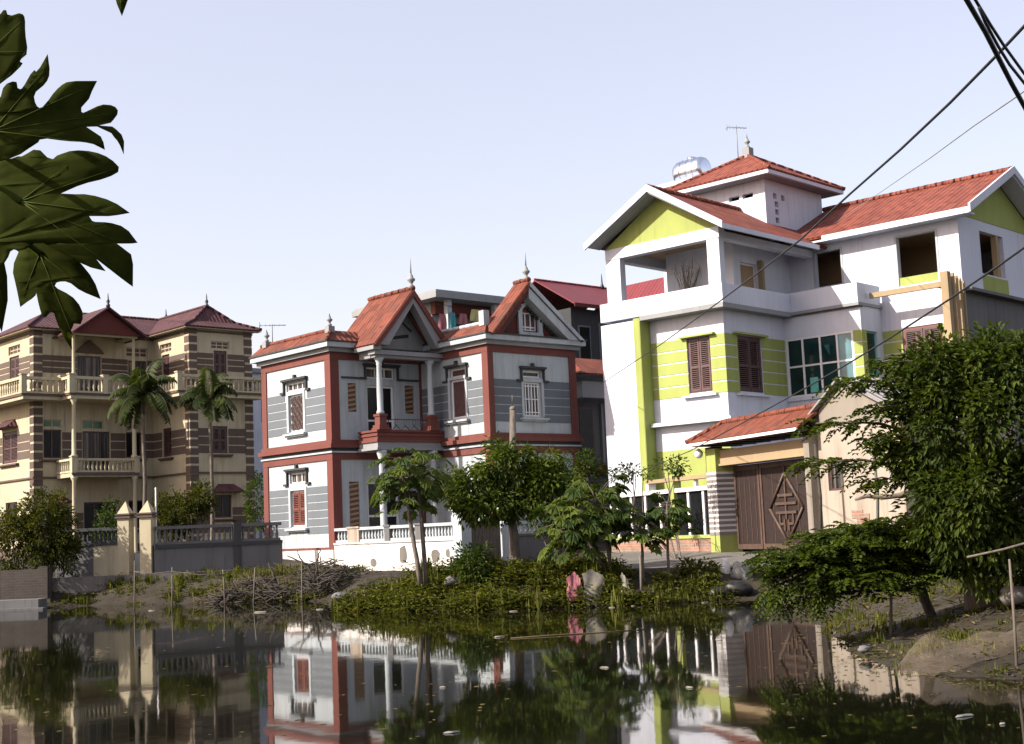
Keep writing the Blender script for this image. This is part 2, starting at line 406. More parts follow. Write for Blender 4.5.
def balustrade(F, pts, z0, z1, mat, step=.2, post=None, name='balustrade', r=.05, rail=.1, parent=None):
    """rails along the polyline of (b,a) points with turned balusters between"""
    m = MB(); H = z1 - z0
    for (p, q) in zip(pts[:-1], pts[1:]):
        d = Vector((q[0] - p[0], q[1] - p[1], 0)); L = d.length; d.normalize(); nrm = Vector((-d.y, d.x, 0))
        def bar(w, a, b_, e=0):
            P0 = Vector((p[0], p[1], 0)) - d * e; P1 = Vector((q[0], q[1], 0)) + d * e
            m.prism([P0 + nrm * w + Vector((0, 0, a)), P1 + nrm * w + Vector((0, 0, a)), P1 - nrm * w + Vector((0, 0, a)), P0 - nrm * w + Vector((0, 0, a))], (0, 0, b_ - a))
        bar(.10, z1 - rail, z1, .04); bar(.08, z0, z0 + .08)
    rails = F.put(m, name, mat, parent)
    h = H - rail - .08
    key = (mat, round(h, 3), r)
    if key not in _bal:
        b = MB(); b.lathe(0, 0, [(r * .8, 0), (r * .8, h * .1), (r * .55, h * .14), (r, h * .34), (r * .75, h * .55), (r * .45, h * .78), (r * .8, h * .88), (r * .8, h)], 8)
        me = b.build('baluster', mat); _bal[key] = me.data; bpy.data.objects.remove(me)
    for (p, q) in zip(pts[:-1], pts[1:]):
        L = math.hypot(q[0] - p[0], q[1] - p[1]); n = max(1, int(L / step))
        for i in range(n):
            t = (i + .5) / n
            o = bpy.data.objects.new('baluster', _bal[key]); COL.objects.link(o); o.parent = rails
            o.location = (p[0] + (q[0] - p[0]) * t, p[1] + (q[1] - p[1]) * t, z0 + .08 - F.zo)
    if post:
        for (x, y) in post:
            b = MB(); b.box(x - .12, x + .12, y - .12, y + .12, z0 - .02, z1 + .06); b.box(x - .15, x + .15, y - .15, y + .15, z1 + .06, z1 + .11)
            F.put(b, 'post', mat, parent)
    return rails
def urn(F, x, y, z, s=1.0, mat='soffit', spike=0, name='finial', parent=None):
    m = MB()
    m.lathe(x, y, [(.13 * s, z), (.13 * s, z + .12 * s), (.06 * s, z + .16 * s), (.08 * s, z + .24 * s), (.17 * s, z + .34 * s), (.18 * s, z + .40 * s), (.10 * s, z + .46 * s), (.09 * s, z + .54 * s), (.04 * s, z + .62 * s), (.012, z + .7 * s)], 12)
    if spike: m.tube([(x, y, z + .6 * s), (x, y, z + .6 * s + spike)], [.03, .008], 6)
    return F.put(m, name, mat, parent)
def ridge(F, p, q, r=.09, mat='tile_or', name='ridge_cap', parent=None):
    P, Q = Vector(p), Vector(q); n = max(2, int((Q - P).length / .33)); m = MB()
    for i in range(n):
        a = P.lerp(Q, i / n); b_ = P.lerp(Q, (i + 1) / n + .02)
        m.tube([a, b_], [r * 1.12, r * .94], 8)
    return F.put(m, name, mat, parent)
# ================================================================== red-trimmed two storey house (middle)
H2 = Frame('villa', -5.9903, 44.9331, 2.2946, .9, label='two storey white house with red trim, grey courses and orange tiled gables', cat='house')
def house2():
    F = H2; D = -3.63; CB = 3.74      # front plane of the projecting bay, its left flank
    ZB, ZT = 1.36, 8.0
    # -- walls
    loA = (1.70, 2.60, 2.15, 3.38); upA = (1.67, 2.59, 5.37, 6.64); trA = (1.52, 2.72, 6.78, 7.06); tlA = (1.66, 2.64, 3.62, 3.98)
    m = MB(); m.wall('a', 0, 0, 4.24, ZB, ZT, .22, [loA, upA, trA, tlA]); F.put(m, 'side_wall', 'white')
    doU = (1.44, 2.57, 4.98, 6.79); trU = (1.46, 2.62, 7.03, 7.40); s1 = (.67, 1.01, 5.87, 6.83); s2 = (3.03, 3.43, 5.87, 6.83)
    doL = (1.35, 2.65, 1.5, 3.55); s3 = (.62, 1.02, 1.75, 3.55)
    m = MB(); m.wall('b', 0, .22, CB + .22, ZB, ZT, .22, [doU, trU, s1, s2, doL, s3]); F.put(m, 'porch_wall', 'white')
    wC = (-2.43, -1.62, 5.53, 6.85); tC = (-2.43, -1.62, 6.93, 7.22); wC2 = (-2.5, -1.5, 2.0, 3.5)
    m = MB(); m.wall('a', CB, D, .22, ZB, ZT, .22, [wC, tC, wC2]); F.put(m, 'bay_flank_wall', 'white')
    wD = (5.26, 6.07, 5.50, 6.66); tD = (5.28, 6.07, 6.82, 7.04); wD2 = (5.2, 6.3, 1.95, 3.5); tD2 = (5.2, 6.3, 3.6, 3.9)
    m = MB(); m.wall('b', D, CB + .22, 7.66, ZB, ZT, .22, [wD, tD, wD2, tD2]); F.put(m, 'bay_front_wall', 'white')
    m = MB(); m.box(7.44, 7.66, D + .22, 4.24, ZB, ZT); m.box(.22, 7.44, 4.02, 4.24, ZB, ZT); F.put(m, 'rear_wall', 'white')
    m = MB(); m.box(.22, 7.44, .22, 4.02, 4.5, 4.7); m.box(CB + .22, 7.44, D + .22, .22, 4.5, 4.7); m.box(.22, 7.44, .22, 4.02, 7.9, 8.0); m.box(CB + .22, 7.44, D + .22, .22, 7.9, 8.0)
    m.box(2.9, 3.05, .22, 4.0, ZB, 7.9); m.box(.24, 7.42, 2.2, 2.3, ZB, 7.9); F.put(m, 'floor_slab', 'dark_room')
    # -- plinth
    m = MB(); m.box(-.08, 0.0, -.0, 4.30, .5, 1.34); m.box(0, 7.7, .002, 4.28, .5, 1.36); m.box(CB - .04, 7.7, D - .04, .0, .5, 1.358); F.put(m, 'plinth', 'white_old')
    # -- pilasters
    for b0, b1, a0, a1 in ((-.045, .30, -.045, .29), (-.045, .22, 3.98, 4.285), (CB - .045, CB + .20, D - .045, D + .26), (7.40, 7.705, D - .045, D + .22), (3.66, 3.735, -.05, .001)):
        m = MB(); m.box(b0, b1, a0, a1, 1.37, 7.6); F.put(m, 'pilaster', 'red_trim')
    # -- horizontal bands: one moulded ring per storey
    def run(z0, z1, pr, mat, name):
        m = MB()
        m.box(-pr, .003, -pr, 4.24 + pr, z0, z1)                     # left side
        m.box(.003, CB - pr, -pr, .003, z0, z1)
        m.box(CB - pr, CB + .003, D - pr, -pr, z0, z1)
        m.box(CB + .003, 7.66 + pr, D - pr, D + .003, z0, z1)
        return F.put(m, name, mat)
    run(7.602, 7.84, .05, 'red_trim', 'frieze_band')
    run(7.842, 7.98, .16, 'soffit', 'cornice'); run(7.982, 8.15, .32, 'white', 'cornice')
    run(8.152, 8.20, .36, 'dark_trim', 'gutter_lip')
    run(4.28, 4.50, .052, 'red_trim', 'storey_band'); run(4.502, 4.555, .10, 'white', 'storey_moulding'); run(4.557, 4.66, .06, 'dark_trim', 'storey_moulding')
    run(4.662, 4.80, .17, 'red_trim', 'storey_ledge'); run(4.802, 4.93, .09, 'red_trim', 'storey_ledge')
    run(1.362, 1.43, .03, 'red_trim', 'base_band')
    # -- grey courses
    courses(F, 'a', 0, .30, 3.97, 5.29, 6.73, 5, [upA, trA], 'grey_clad', 'grey_courses')
    courses(F, 'a', 0, .30, 3.97, 1.87, 3.46, 6, [loA], 'grey_clad', 'grey_courses')
    courses(F, 'a', CB, D + .28, -.02, 5.29, 6.73, 5, [wC, tC], 'grey_clad', 'grey_courses')
    courses(F, 'b', D, CB + .21, 7.39, 5.29, 6.73, 5, [wD, tD], 'grey_clad', 'grey_courses')
    courses(F, 'b', D, CB + .21, 7.39, 1.87, 3.46, 6, [wD2], 'grey_clad', 'grey_courses')
    # -- windows of the left side
    w = window(F, 'a', 0, *upA, cols=1, fw=.06, pane='wood', style='scroll', sill='white'); surround(F, 'a', 0, *upA, w=.11, parent=w)
    w = window(F, 'a', 0, *trA, cols=4, fw=.045, name='transom_window'); hood(F, 'a', 0, 1.46, 2.80, 7.20, .42, parent=w)
    w = window(F, 'a', 0, *loA, cols=1, fw=.06, pane='wood_red', style='shutter', sill='white'); surround(F, 'a', 0, *loA, w=.11, parent=w)
    w = window(F, 'a', 0, *tlA, cols=3, fw=.045, name='transom_window'); hood(F, 'a', 0, 1.56, 2.72, 4.12, .5, parent=w)
    # -- porch wall openings
    w = window(F, 'b', 0, *doU, cols=2, fw=.07, name='balcony_door', bars=[5.6]); w = window(F, 'b', 0, *trU, cols=3, fw=.05, name='transom_window'); hood(F, 'b', 0, 1.40, 2.70, 7.52, .47, parent=w)
    for u0, u1 in ((.42, 1.2), (2.92, 3.62)): m = MB(); m.ubox('b', 0, u0, u1, -.05, .001, 6.985, 7.045); F.put(m, 'string_moulding', 'dark_trim')
    for s in (s1, s2, s3):
        m = MB(); m.ubox('b', 0, s[0], s[1], .06, .09, s[2], s[3]); p = F.put(m, 'louvre_panel', 'wood_red')
        m = MB(); k = int((s[3] - s[2]) / .16)
        for i in range(k):
            z = s[2] + .02 + i * (s[3] - s[2]) / k
            m.prism([(s[0], .02, z), (s[0], .058, z), (s[0], .058, z + .07), (s[0], .02, z + .07)], (s[1] - s[0], 0, .06))
        F.put(m, 'slat', 'tan', p)
    window(F, 'b', 0, *doL, cols=2, fw=.08, name='front_door', bars=[2.4])
    # -- bay windows
    w = window(F, 'a', CB, *wC, cols=1, fw=.07, pane='wood', sill='white'); surround(F, 'a', CB, *wC, w=.10, parent=w)
    w = window(F, 'a', CB, *tC, cols=1, fw=.05, name='transom_window', pane='wood'); hood(F, 'a', CB, -2.52, -1.53, 7.36, .5, parent=w)
    window(F, 'a', CB, *wC2, cols=2)
    w = window(F, 'b', D, *wD, cols=2, fw=.06, style='grille', sill='white'); surround(F, 'b', D, *wD, w=.10, parent=w)
    w = window(F, 'b', D, *tD, cols=1, fw=.05, name='transom_window'); hood(F, 'b', D, 5.20, 6.15, 7.18, .45, parent=w)
    window(F, 'b', D, *wD2, cols=2, sill='white'); window(F, 'b', D, *tD2, cols=3, name='transom_window')
    # -- porch: balcony, columns, railing
    A = -1.22; L, Rr = .95, 3.70
    m = MB(); m.box(L, Rr, A, -.18, 4.60, 4.78); m.box(L - .06, Rr, A - .06, -.18, 4.52, 4.598); F.put(m, 'balcony_slab', 'soffit')
    m = MB()
    for z0, z1, p in ((4.782, 4.86, .05), (4.86, 4.98, .0), (4.98, 5.05, .04), (5.05, 5.11, .0), (5.11, 5.18, .05)):
        m.box(L - p, Rr, A - p, A + .16, z0, z1); m.box(L - p, L + .16, A + .16, -.18, z0, z1)
    F.put(m, 'balcony_parapet', 'red_trim')
    for b in (L + .22, 3.28):
        m = MB()
        for k, (r, z0, z1) in enumerate(((.22, 5.182, 5.25), (.19, 5.25, 5.34), (.14, 5.34, 5.62), (.17, 5.62, 5.70))):
            m.box(b - r, b + r, A + .10 - r, A + .10 + r, z0, z1)
        F.put(m, 'pedestal', 'red_trim')
        m = MB(); m.lathe(b, A + .10, [(.13, 5.702), (.13, 5.78), (.10, 5.84), (.105, 6.4), (.085, 7.32), (.10, 7.36), (.085, 7.40), (.16, 7.52), (.17, 7.56)], 16); F.put(m, 'column', 'white')
        m = MB(); m.lathe(b, A + .10, [(.15, 1.45), (.15, 1.6), (.115, 1.66), (.115, 2.6), (.10, 4.2), (.17, 4.42), (.17, 4.51)], 16); F.put(m, 'column', 'white')
    m = MB()
    for i in range(4):
        b = 1.6 + i * .37
        for s in (-1, 1):
            m.tube([(b + s * (.15 - .12 * math.exp(-t * .28) * math.cos(t * .9)), A + .08, 5.2 + .34 * (t / 9) + .04 * math.sin(t * .9)) for t in range(10)], .013, 5)
    m.tube([(L + .4, A + .08, 5.54), (3.08, A + .08, 5.54)], .016, 6); F.put(m, 'railing', 'iron')
    # -- porch gable roof (ridge runs back from the street)
    gA = -1.52; bl, br, bm = .72, 3.98, 2.40; ze, zr = 7.98, 9.93
    m = MB(); m.slab([(bl, gA, ze), (bm, gA, zr), (bm, 1.0, zr), (bl, 1.0, ze)], .09); m.slab([(br, gA, ze + .02), (br, 1.0, ze + .02), (bm, 1.0, zr), (bm, gA, zr)], .09)
    rf = F.put(m, 'porch_roof', 'tile_or'); ridge(F, (bm, gA, zr + .02), (bm, 1.0, zr + .02), .08, parent=rf)
    def bar_t(t, z=0): return None
    # barge boards, following the rake
    for s, b in ((1, bl), (-1, br)):
        m = MB(); e = .16
        m.prism([(b, gA - .03, ze - .04), (bm, gA - .03, zr - .04), (bm, gA - .03, zr - .26), (b + s * e, gA - .03, ze - .10)], (0, .06, 0)); F.put(m, 'barge_board', 'red_trim', rf)
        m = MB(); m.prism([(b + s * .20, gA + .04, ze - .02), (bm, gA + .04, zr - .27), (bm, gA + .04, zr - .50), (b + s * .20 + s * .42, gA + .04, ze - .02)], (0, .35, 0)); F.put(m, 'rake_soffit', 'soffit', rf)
    # red brackets filling the lower corners, recessed pale tympanum, dark moulding
    for s, b in ((1, L - .04), (-1, Rr + .10)):
        m = MB(); m.prism([(b, A - .02, 7.98), (b + s * .46, A - .02, 7.98), (b + s * .46, A - .02, 8.30), (b + s * .34, A - .02, 8.62)], (0, .14, 0)); F.put(m, 'gable_bracket', 'maroon', rf)
    m = MB(); m.prism([(L, -.62, 7.98), (Rr, -.62, 7.98), (bm, -.62, 9.7)], (0, .08, 0)); ty = F.put(m, 'tympanum', 'soffit', rf)
    m = MB()
    m.tube([(1.35, -.66, 8.72), (2.05, -.66, 8.35), (2.75, -.66, 8.45)], .05, 4); m.tube([(2.1, -.66, 9.25), (2.9, -.66, 8.62)], .035, 4); m.box(2.28, 2.42, -.66, -.62, 9.0, 9.14); F.put(m, 'gable_moulding', 'dark_trim', rf)
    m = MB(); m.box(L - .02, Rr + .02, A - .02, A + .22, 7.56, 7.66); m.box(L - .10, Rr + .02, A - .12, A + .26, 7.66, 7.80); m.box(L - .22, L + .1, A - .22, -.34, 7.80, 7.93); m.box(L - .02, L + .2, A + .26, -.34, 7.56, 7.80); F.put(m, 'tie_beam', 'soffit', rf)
    urn(F, bm, gA + .12, zr + .02, .8, 'soffit', .55)
    # -- skirt roof of tiles above the cornice
    m = MB()
    m.slab([(-.34, -.34, 8.20), (-.34, 4.55, 8.20), (.16, 4.55, 8.60), (.16, .16, 8.60)], .08)
    m.slab([(-.34, -.34, 8.20), (.16, .16, 8.60), (bl + .5, .16, 8.60), (bl + .3, -.34, 8.20)], .08)
    F.put(m, 'skirt_roof', 'tile_or'); m = MB()
    m.slab([(3.42, -.3, 8.2), (3.42, D - .30, 8.2), (3.92, D + .2, 8.60), (3.92, -.3, 8.60)], .08)
    sk = F.put(m, 'skirt_roof', 'tile_or'); ridge(F, (.16, 4.55, 8.61), (.16, .16, 8.61), .07, parent=sk); ridge(F, (.16, .16, 8.61), (-.34, -.34, 8.21), .07, parent=sk); ridge(F, (3.92, -.3, 8.61), (3.92, D + .2, 8.61), .07, 'white', parent=sk)
    m = MB(); m.box(.16, 7.5, .3, 4.2, 8.0, 8.5); m.box(3.95, 7.5, D + .3, .3, 8.0, 8.5); F.put(m, 'flat_roof', 'concrete')
    for b, a in ((.10, .12), (.10, 4.1)): 
        m = MB(); m.box(b - .12, b + .12, a - .12, a + .12, 8.5, 8.72); q = F.put(m, 'finial_base', 'soffit'); urn(F, b, a, 8.722, .58, 'soffit', .10, parent=q)
    m = MB(); m.box(3.75, 4.0, -3.5, -3.25, 8.5, 9.0); F.put(m, 'finial_base', 'white')
    # -- bay gable
    g0 = -4.05; l, r_, mid = 3.62, 7.82, 5.36; ze, zr = 8.17, 10.06
    m = MB(); m.slab([(l, g0, ze), (mid, g0, zr), (mid, -3.30, zr), (l, -3.30, ze)], .09); m.slab([(r_, g0, ze), (r_, -3.30, ze), (mid, -3.30, zr), (mid, g0, zr)], .09)
    rf = F.put(m, 'bay_roof', 'tile_or'); ridge(F, (mid, g0, zr + .02), (mid, -3.30, zr + .02), .08, parent=rf)
    aw = (5.34, 6.06, 8.42, 9.05)
    m = MB(); m.wall('b', D + .05, 4.75, 6.25, 8.0, 9.1, .18, [aw]); m.prism([(3.95, D + .05, 8.0), (4.75, D + .05, 8.0), (4.75, D + .05, 9.0)], (0, .18, 0)); m.prism([(6.25, D + .05, 8.0), (7.55, D + .05, 8.0), (6.25, D + .05, 9.1)], (0, .18, 0)); m.prism([(4.75, D + .05, 9.1), (6.25, D + .05, 9.1), (mid, D + .05, 9.72)], (0, .18, 0))
    F.put(m, 'gable_wall', 'maroon')
    w = window(F, 'b', D + .05, *aw, cols=3, fw=.05, name='attic_window', pane='wood', bars=[8.55])
    m = MB()
    for x0, x1 in ((5.16, 5.34), (6.06, 6.24)): m.box(x0, x1, D - .03, D + .06, 8.25, 9.05)
    m.box(5.16, 6.24, D - .05, D + .06, 8.22, 8.36)
    n = 8
    for i in range(n):
        t0, t1 = PI - PI * i / n, PI - PI * (i + 1) / n
        f = lambda t, rr: (5.70 + rr * math.cos(t), D - .03, 9.05 + rr * .62 * math.sin(t))
        m.prism([f(t0, .36), f(t0, .54), f(t1, .54), f(t1, .36)], (0, .09, 0))
    F.put(m, 'window_surround', 'white', w)
    for s, b, so, lo_ in ((1, l, 'maroon', .40), (-1, r_, 'white', .62)):
        m = MB(); m.prism([(b, g0 - .03, ze - .02), (mid, g0 - .03, zr - .03), (mid, g0 - .03, zr - .20), (b + s * .20, g0 - .03, ze - .02)], (0, .06, 0)); F.put(m, 'barge_board', 'tile_or' if s > 0 else 'white', rf)
        m = MB(); m.prism([(b + s * .24, g0 + .04, ze - .02), (mid, g0 + .04, zr - .24), (mid, g0 + .04, zr - lo_), (b + s * .24 + s * (lo_ - .16), g0 + .04, ze - .02)], (0, .38, 0)); F.put(m, 'rake_soffit', so, rf)
        m = MB(); k = 13
        for i in range(k):
            t = (i + .6) / (k + 1); x = b + s * .70 + (mid - b - s * .70) * t; z = ze - .02 + (zr - .62 - ze) * t
            m.box(x - .04, x + .04, D - .04, D + .06, z - .12, z - .02)
        F.put(m, 'dentil_row', 'dark_trim', rf)
    urn(F, mid, g0 + .14, zr + .03, .75, 'soffit', .5)
house2()
# rooftop antenna by the left urn
def antenna(name, base, h, label, s=1.0, rz=.4):
    m = MB(); x, y, z = base
    m.tube([(x, y, z), (x, y, z + h)], .018, 6)
    d = Vector((math.cos(rz), math.sin(rz), 0)); e = Vector((-d.y, d.x, 0))
    B0 = Vector((x, y, z + h * .93))
    m.tube([B0 - d * .55 * s, B0 + d * .6 * s], .014, 5)
    for i in range(6):
        c = B0 + d * (-.5 + .2 * i) * s; l = (.28 - .025 * i) * s; m.tube([c - e * l, c + e * l], .009, 4)
    m.tube([B0 - d * .55 * s - Vector((0, 0, .12)), B0 - d * .55 * s + Vector((0, 0, .12))], .014, 5)
    return tag(m.build(name, 'soffit', origin=base), label, 'antenna')
p = H2.world(3.75, .12, 8.6); antenna('tv_antenna', p, .72, 'small television antenna beside the left rooftop urn of the red-trimmed house', .8, .2)

# ------------------------------------------------------------------ garden wall of that house, gate, second stretch
def garden2():
    F = Frame('garden_wall', *H2.world(-3.2, 0).to_2d(), H2.th, .55, label='white plastered garden wall with balustrade panels and flaking patches in front of the red-trimmed house', cat='garden wall')
    X0 = -3.2
    def A(v): return v + 3.2
    m = MB(); m.box(-.06, .14, A(-6.3), A(-.05), .3, 1.50); F.put(m, 'base_wall', 'white_old')
    m = MB(); m.box(-.10, .18, A(-6.3), A(-.05), 1.502, 1.56); F.put(m, 'coping', 'white')
    for a0, a1, mt in ((-1.45, -.82, 'pink_plaster'), (-3.09, -2.83, 'grey_wall'), (-4.76, -4.40, 'grey_wall')):
        m = MB(); m.box(-.07, .15, A(a0), A(a1), 1.56, 2.0); m.box(-.10, .18, A(a0) - .04, A(a1) + .04, 2.0, 2.06); F.put(m, 'post', mt)
    for a0, a1 in ((-.82, -.08), (-2.83, -1.45), (-4.40, -3.09), (-6.3, -4.76)):
        balustrade(F, [(.04, A(a1) - .02), (.04, A(a0) + .02)], 1.56, 2.03, 'white', .15, r=.05, rail=.09)
    m = MB(); m.box(-.13, .24, A(-6.70), A(-6.30), .3, 2.36); m.box(-.2, .31, A(-6.77), A(-6.23), 2.36, 2.47); F.put(m, 'end_pillar', 'white')
    # flaked patches on the wall
    m = MB()
    for a, z, w, h in ((-3.75, 1.12, .22, .30), (-5.35, 1.08, .24, .22), (-5.95, 1.14, .12, .14), (-2.2, .9, .18, .14)):
        n = 9; m.prism([(-.0625, A(a) + w * (.8 + .3 * R.random()) * math.cos(2 * PI * i / n), z + h * (.8 + .35 * R.random()) * math.sin(2 * PI * i / n)) for i in range(n)], (.004, 0, 0))
    F.put(m, 'flaked_patch', 'concrete')
    G = Frame('garden_gate', *H2.world(-6.45, 1.0).to_2d(), H2.th, .6, label='weathered brown plank gate between the white pillars behind the weeds', cat='gate')
    m = MB()
    for i in range(8): m.box(-.55 + i * .14, -.55 + i * .14 + .13, 0, .04, .65, 2.06 + .03 * math.sin(i * 2.1))
    F2 = G.put(m, 'gate_leaf', 'wood_old'); m = MB(); m.box(-.56, .58, .041, .09, .9, 1.0); m.box(-.56, .58, .041, .09, 1.75, 1.85); G.put(m, 'gate_rail', 'wood_old')
    K = Frame('gate_pillar', *H2.world(-6.4, 1.78).to_2d(), H2.th, .6, label='white gate pillar with flat cap right of the brown plank gate', cat='pillar')
    m = MB(); m.box(-.15, .15, -.15, .15, .4, 2.5); K.put(m, 'shaft', 'white'); m = MB(); m.box(-.21, .21, -.21, .21, 2.502, 2.6); K.put(m, 'cap', 'white')
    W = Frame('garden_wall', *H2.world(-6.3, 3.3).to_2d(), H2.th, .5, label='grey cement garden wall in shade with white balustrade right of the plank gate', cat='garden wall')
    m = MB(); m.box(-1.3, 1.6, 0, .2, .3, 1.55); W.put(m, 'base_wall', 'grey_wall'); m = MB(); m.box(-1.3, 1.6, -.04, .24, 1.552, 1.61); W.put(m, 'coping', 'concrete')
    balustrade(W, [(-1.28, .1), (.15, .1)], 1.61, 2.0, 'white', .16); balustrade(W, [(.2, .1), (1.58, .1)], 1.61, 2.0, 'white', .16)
garden2()
# ================================================================== white and lime three storey house (right)
H3 = Frame('villa', 6.733, 42.7244, 2.3879, .9, label='tall white and lime green house with orange roofs and a square roof tower', cat='house')
def house3():
    F = H3
    # ---- left block
    wl = (.95, 1.87, 5.89, 7.70)
    m = MB(); m.wall('a', .54, .39, 3.42, .9, 8.45, .2, [wl]); F.put(m, 'front_wall', 'white_clean')
    ws = (1.24, 2.66, 5.86, 7.70)
    m = MB(); m.wall('b', .39, .74, 4.10, .9, 8.45, .2, [ws]); F.put(m, 'flank_wall', 'white_clean')
    m = MB(); m.box(0, .8, 3.62, 5.0, .9, 8.49); m.box(.8, 9.2, 4.8, 5.0, .9, 8.49); m.box(0, .54, 3.34, 3.62, .9, 8.49); F.put(m, 'side_wall', 'white_clean')
    m = MB(); m.box(-.012, -.0005, 3.352, 3.60, .9, 8.55); m.box(-.012, .53, 3.328, 3.3405, .9, 8.448); F.put(m, 'lime_return', 'lime')
    m = MB(); m.box(9.0, 9.2, -5.3, 4.8, .9, 8.6); F.put(m, 'rear_wall', 'white_clean')
    m = MB(); m.box(.76, 9.0, 2.6, 2.7, .9, 8.4); m.box(4.3, 4.4, .6, 2.6, .9, 8.4); F.put(m, 'partition', 'dark_room')
    # lime courses
    courses(F, 'a', .54, .385, 3.326, 5.79, 7.73, 5, [wl], 'lime', 'lime_courses', .045, .015, grow=.0)
    courses(F, 'b', .39, .526, 4.08, 5.79, 7.73, 5, [ws], 'lime', 'lime_courses', .045, .015, grow=.0)
    m = MB(); m.ubox('a', .54, .39, 3.326, -.012, .001, .9, 4.10); F.put(m, 'lime_base', 'lime')
    m = MB(); m.ubox('a', .54, .12, 3.30, -.30, .0, 4.90, 4.95); m.ubox('a', .54, .16, 3.30, -.26, .0, 4.95, 5.02); m.ubox('b', .39, .24, 3.0, -.2, .0, 4.88, 4.93); F.put(m, 'ledge', 'white_clean')
    for k, pl, o in (('a', .54, wl), ('b', .39, ws)):
        w = window(F, k, pl, *o, cols=2, fw=.06, fmat='wood', pane='wood', style='shutter', dep=.07)
        m = MB(); m.ubox(k, pl, o[0] - .22, o[1] + .22, -.16, .0, o[3] + .01, o[3] + .07); F.put(m, 'hood', 'lime', w)
        m = MB(); m.ubox(k, pl, o[0] - .2, o[1] + .2, -.14, .0, o[2] - .14, o[2] - .07); F.put(m, 'sill', 'white_clean', w)
    # ---- third floor terrace parapet and slabs
    m = MB(); m.box(0, .9, 0, 3.34, 8.452, 8.60); m.box(.9, 4.0, 0, .8, 8.45, 8.60); m.box(.8, 9.0, .8, 4.8, 8.46, 8.60); F.put(m, 'terrace_slab', 'soffit')
    m = MB(); m.box(-.001, .16, -.001, 5.0, 8.602, 9.22); m.box(.16, 4.0, -.001, .16, 8.602, 9.22); m.box(.16, 9.2, 4.84, 5.0, 8.602, 9.22); F.put(m, 'parapet', 'white_clean')
    m = MB(); m.box(4.0, 4.16, -2.5, .16, 8.60, 9.26); m.box(4.16, 5.5, -2.5, -2.36, 8.60, 9.26); F.put(m, 'balcony_parapet', 'white_clean')
    m = MB(); m.box(3.92, 5.7, -2.56, .0, 8.50, 8.598); m.box(4.12, 5.7, -2.46, .6, 8.44, 8.498); F.put(m, 'balcony_slab', 'soffit')
    # ---- glazed bay
    gw = (-2.18, .34, 5.75, 7.72)
    m = MB(); m.wall('a', 4.10, -2.5, .59, .9, 8.44, .2, [gw]); F.put(m, 'bay_wall', 'white_clean')
    w = F.root
    m = MB(); xs = [.31, -.28, -.94, -1.58, -2.15]
    for x in xs: m.ubox('a', 4.10, x - .035, x + .035, .0, .07, 5.75, 7.72)
    for z in (5.78, 6.77, 7.69): 
        for a, b_ in zip(xs[:-1], xs[1:]): m.ubox('a', 4.10, b_ + .035, a - .035, .003, .067, z - .03, z + .03)
    W = F.put(m, 'curtain_window', 'white_paint')
    for i, (a, b_) in enumerate(zip(xs[:-1], xs[1:])):
        for z0, z1 in ((5.81, 6.74), (6.80, 7.66)):
            m = MB(); m.ubox('a', 4.10, b_ + .03, a - .03, .03, .045, z0 - .01, z1 + .01); F.put(m, 'pane', 'glass_light' if i == 3 else 'glass_teal', W)
    m = MB(); m.ubox('a', 4.10, -.78, -.48, .015, .028, 5.85, 6.35); F.put(m, 'blind', 'card_teal', W)
    courses(F, 'a', 4.10, -2.515, -2.2, 5.72, 7.73, 5, [], 'lime', 'lime_courses', .04, .012)
    m = MB(); m.ubox('a', 4.10, -2.6, .38, -.08, .0, 5.62, 5.70); F.put(m, 'sill', 'white_clean')
    dr = (4.42, 5.12, 4.9, 7.70)
    m = MB(); m.wall('b', -2.5, 4.30, 5.5, .9, 8.6, .2, [dr]); F.put(m, 'return_wall', 'white_clean')
    window(F, 'b', -2.5, *dr, cols=1, rows=2, pane='glass_teal', name='narrow_window', fmat='card_teal')
    courses(F, 'b', -2.5, 4.086, 4.40, 5.72, 7.73, 5, [], 'lime', 'lime_courses', .04, .012)
    rw = (-4.62, -3.2, 5.9, 7.76)
    m = MB(); m.wall('a', 5.5, -5.3, -2.3, .9, 8.7, .2, [rw]); F.put(m, 'recess_wall', 'white_clean')
    courses(F, 'a', 5.5, -5.28, -2.51, 5.75, 7.75, 5, [rw], 'lime', 'lime_courses', .04, .013, grow=0)
    wn = window(F, 'a', 5.5, *rw, cols=3, rows=2, fw=.08, fmat='wood_red', pane='wood', style='shutter', dep=.05)
    # ---- third floor right wing
    o1 = (-1.04, -.03, 9.62, 10.82); o2 = (-4.51, -3.13, 9.18, 10.82)
    m = MB(); m.wall('a', 5.7, -5.3, 1.0, 8.7, 11.22, .2, [o1, o2]); F.put(m, 'wing_wall', 'white_clean')
    for o in (o1, o2): surround(F, 'a', 5.7, *o, w=.07, proud=.02)
    m = MB(); m.ubox('a', 5.7, -4.51, -3.13, .02, .14, 9.18, 9.46); F.put(m, 'lime_sill', 'lime')
    m = MB(); m.box(5.75, 11.8, -5.25, 1.0, 8.6, 8.698); m.box(5.9, 11.8, -5.1, 1.0, 11.0, 11.06); F.put(m, 'wing_floor', 'interior')
    m = MB(); m.box(8.6, 8.7, -4.6, 1.0, 8.7, 11.0); m.box(7.3, 7.4, -1.64, 1.0, 8.7, 11.0); m.box(5.92, 7.3, .9, 1.0, 8.7, 11.0); m.box(5.9, 8.6, -1.75, -1.65, 8.7, 11.0); m.box(7.2, 7.7, -4.2, -3.9, 8.7, 9.9); F.put(m, 'partition', 'interior')
    m = MB(); m.box(6.6, 7.1, -4.2, -3.8, 8.7, 9.55); F.put(m, 'cement_block_stack', 'soffit')
    oe = (7.25, 9.05, 9.45, 10.88)
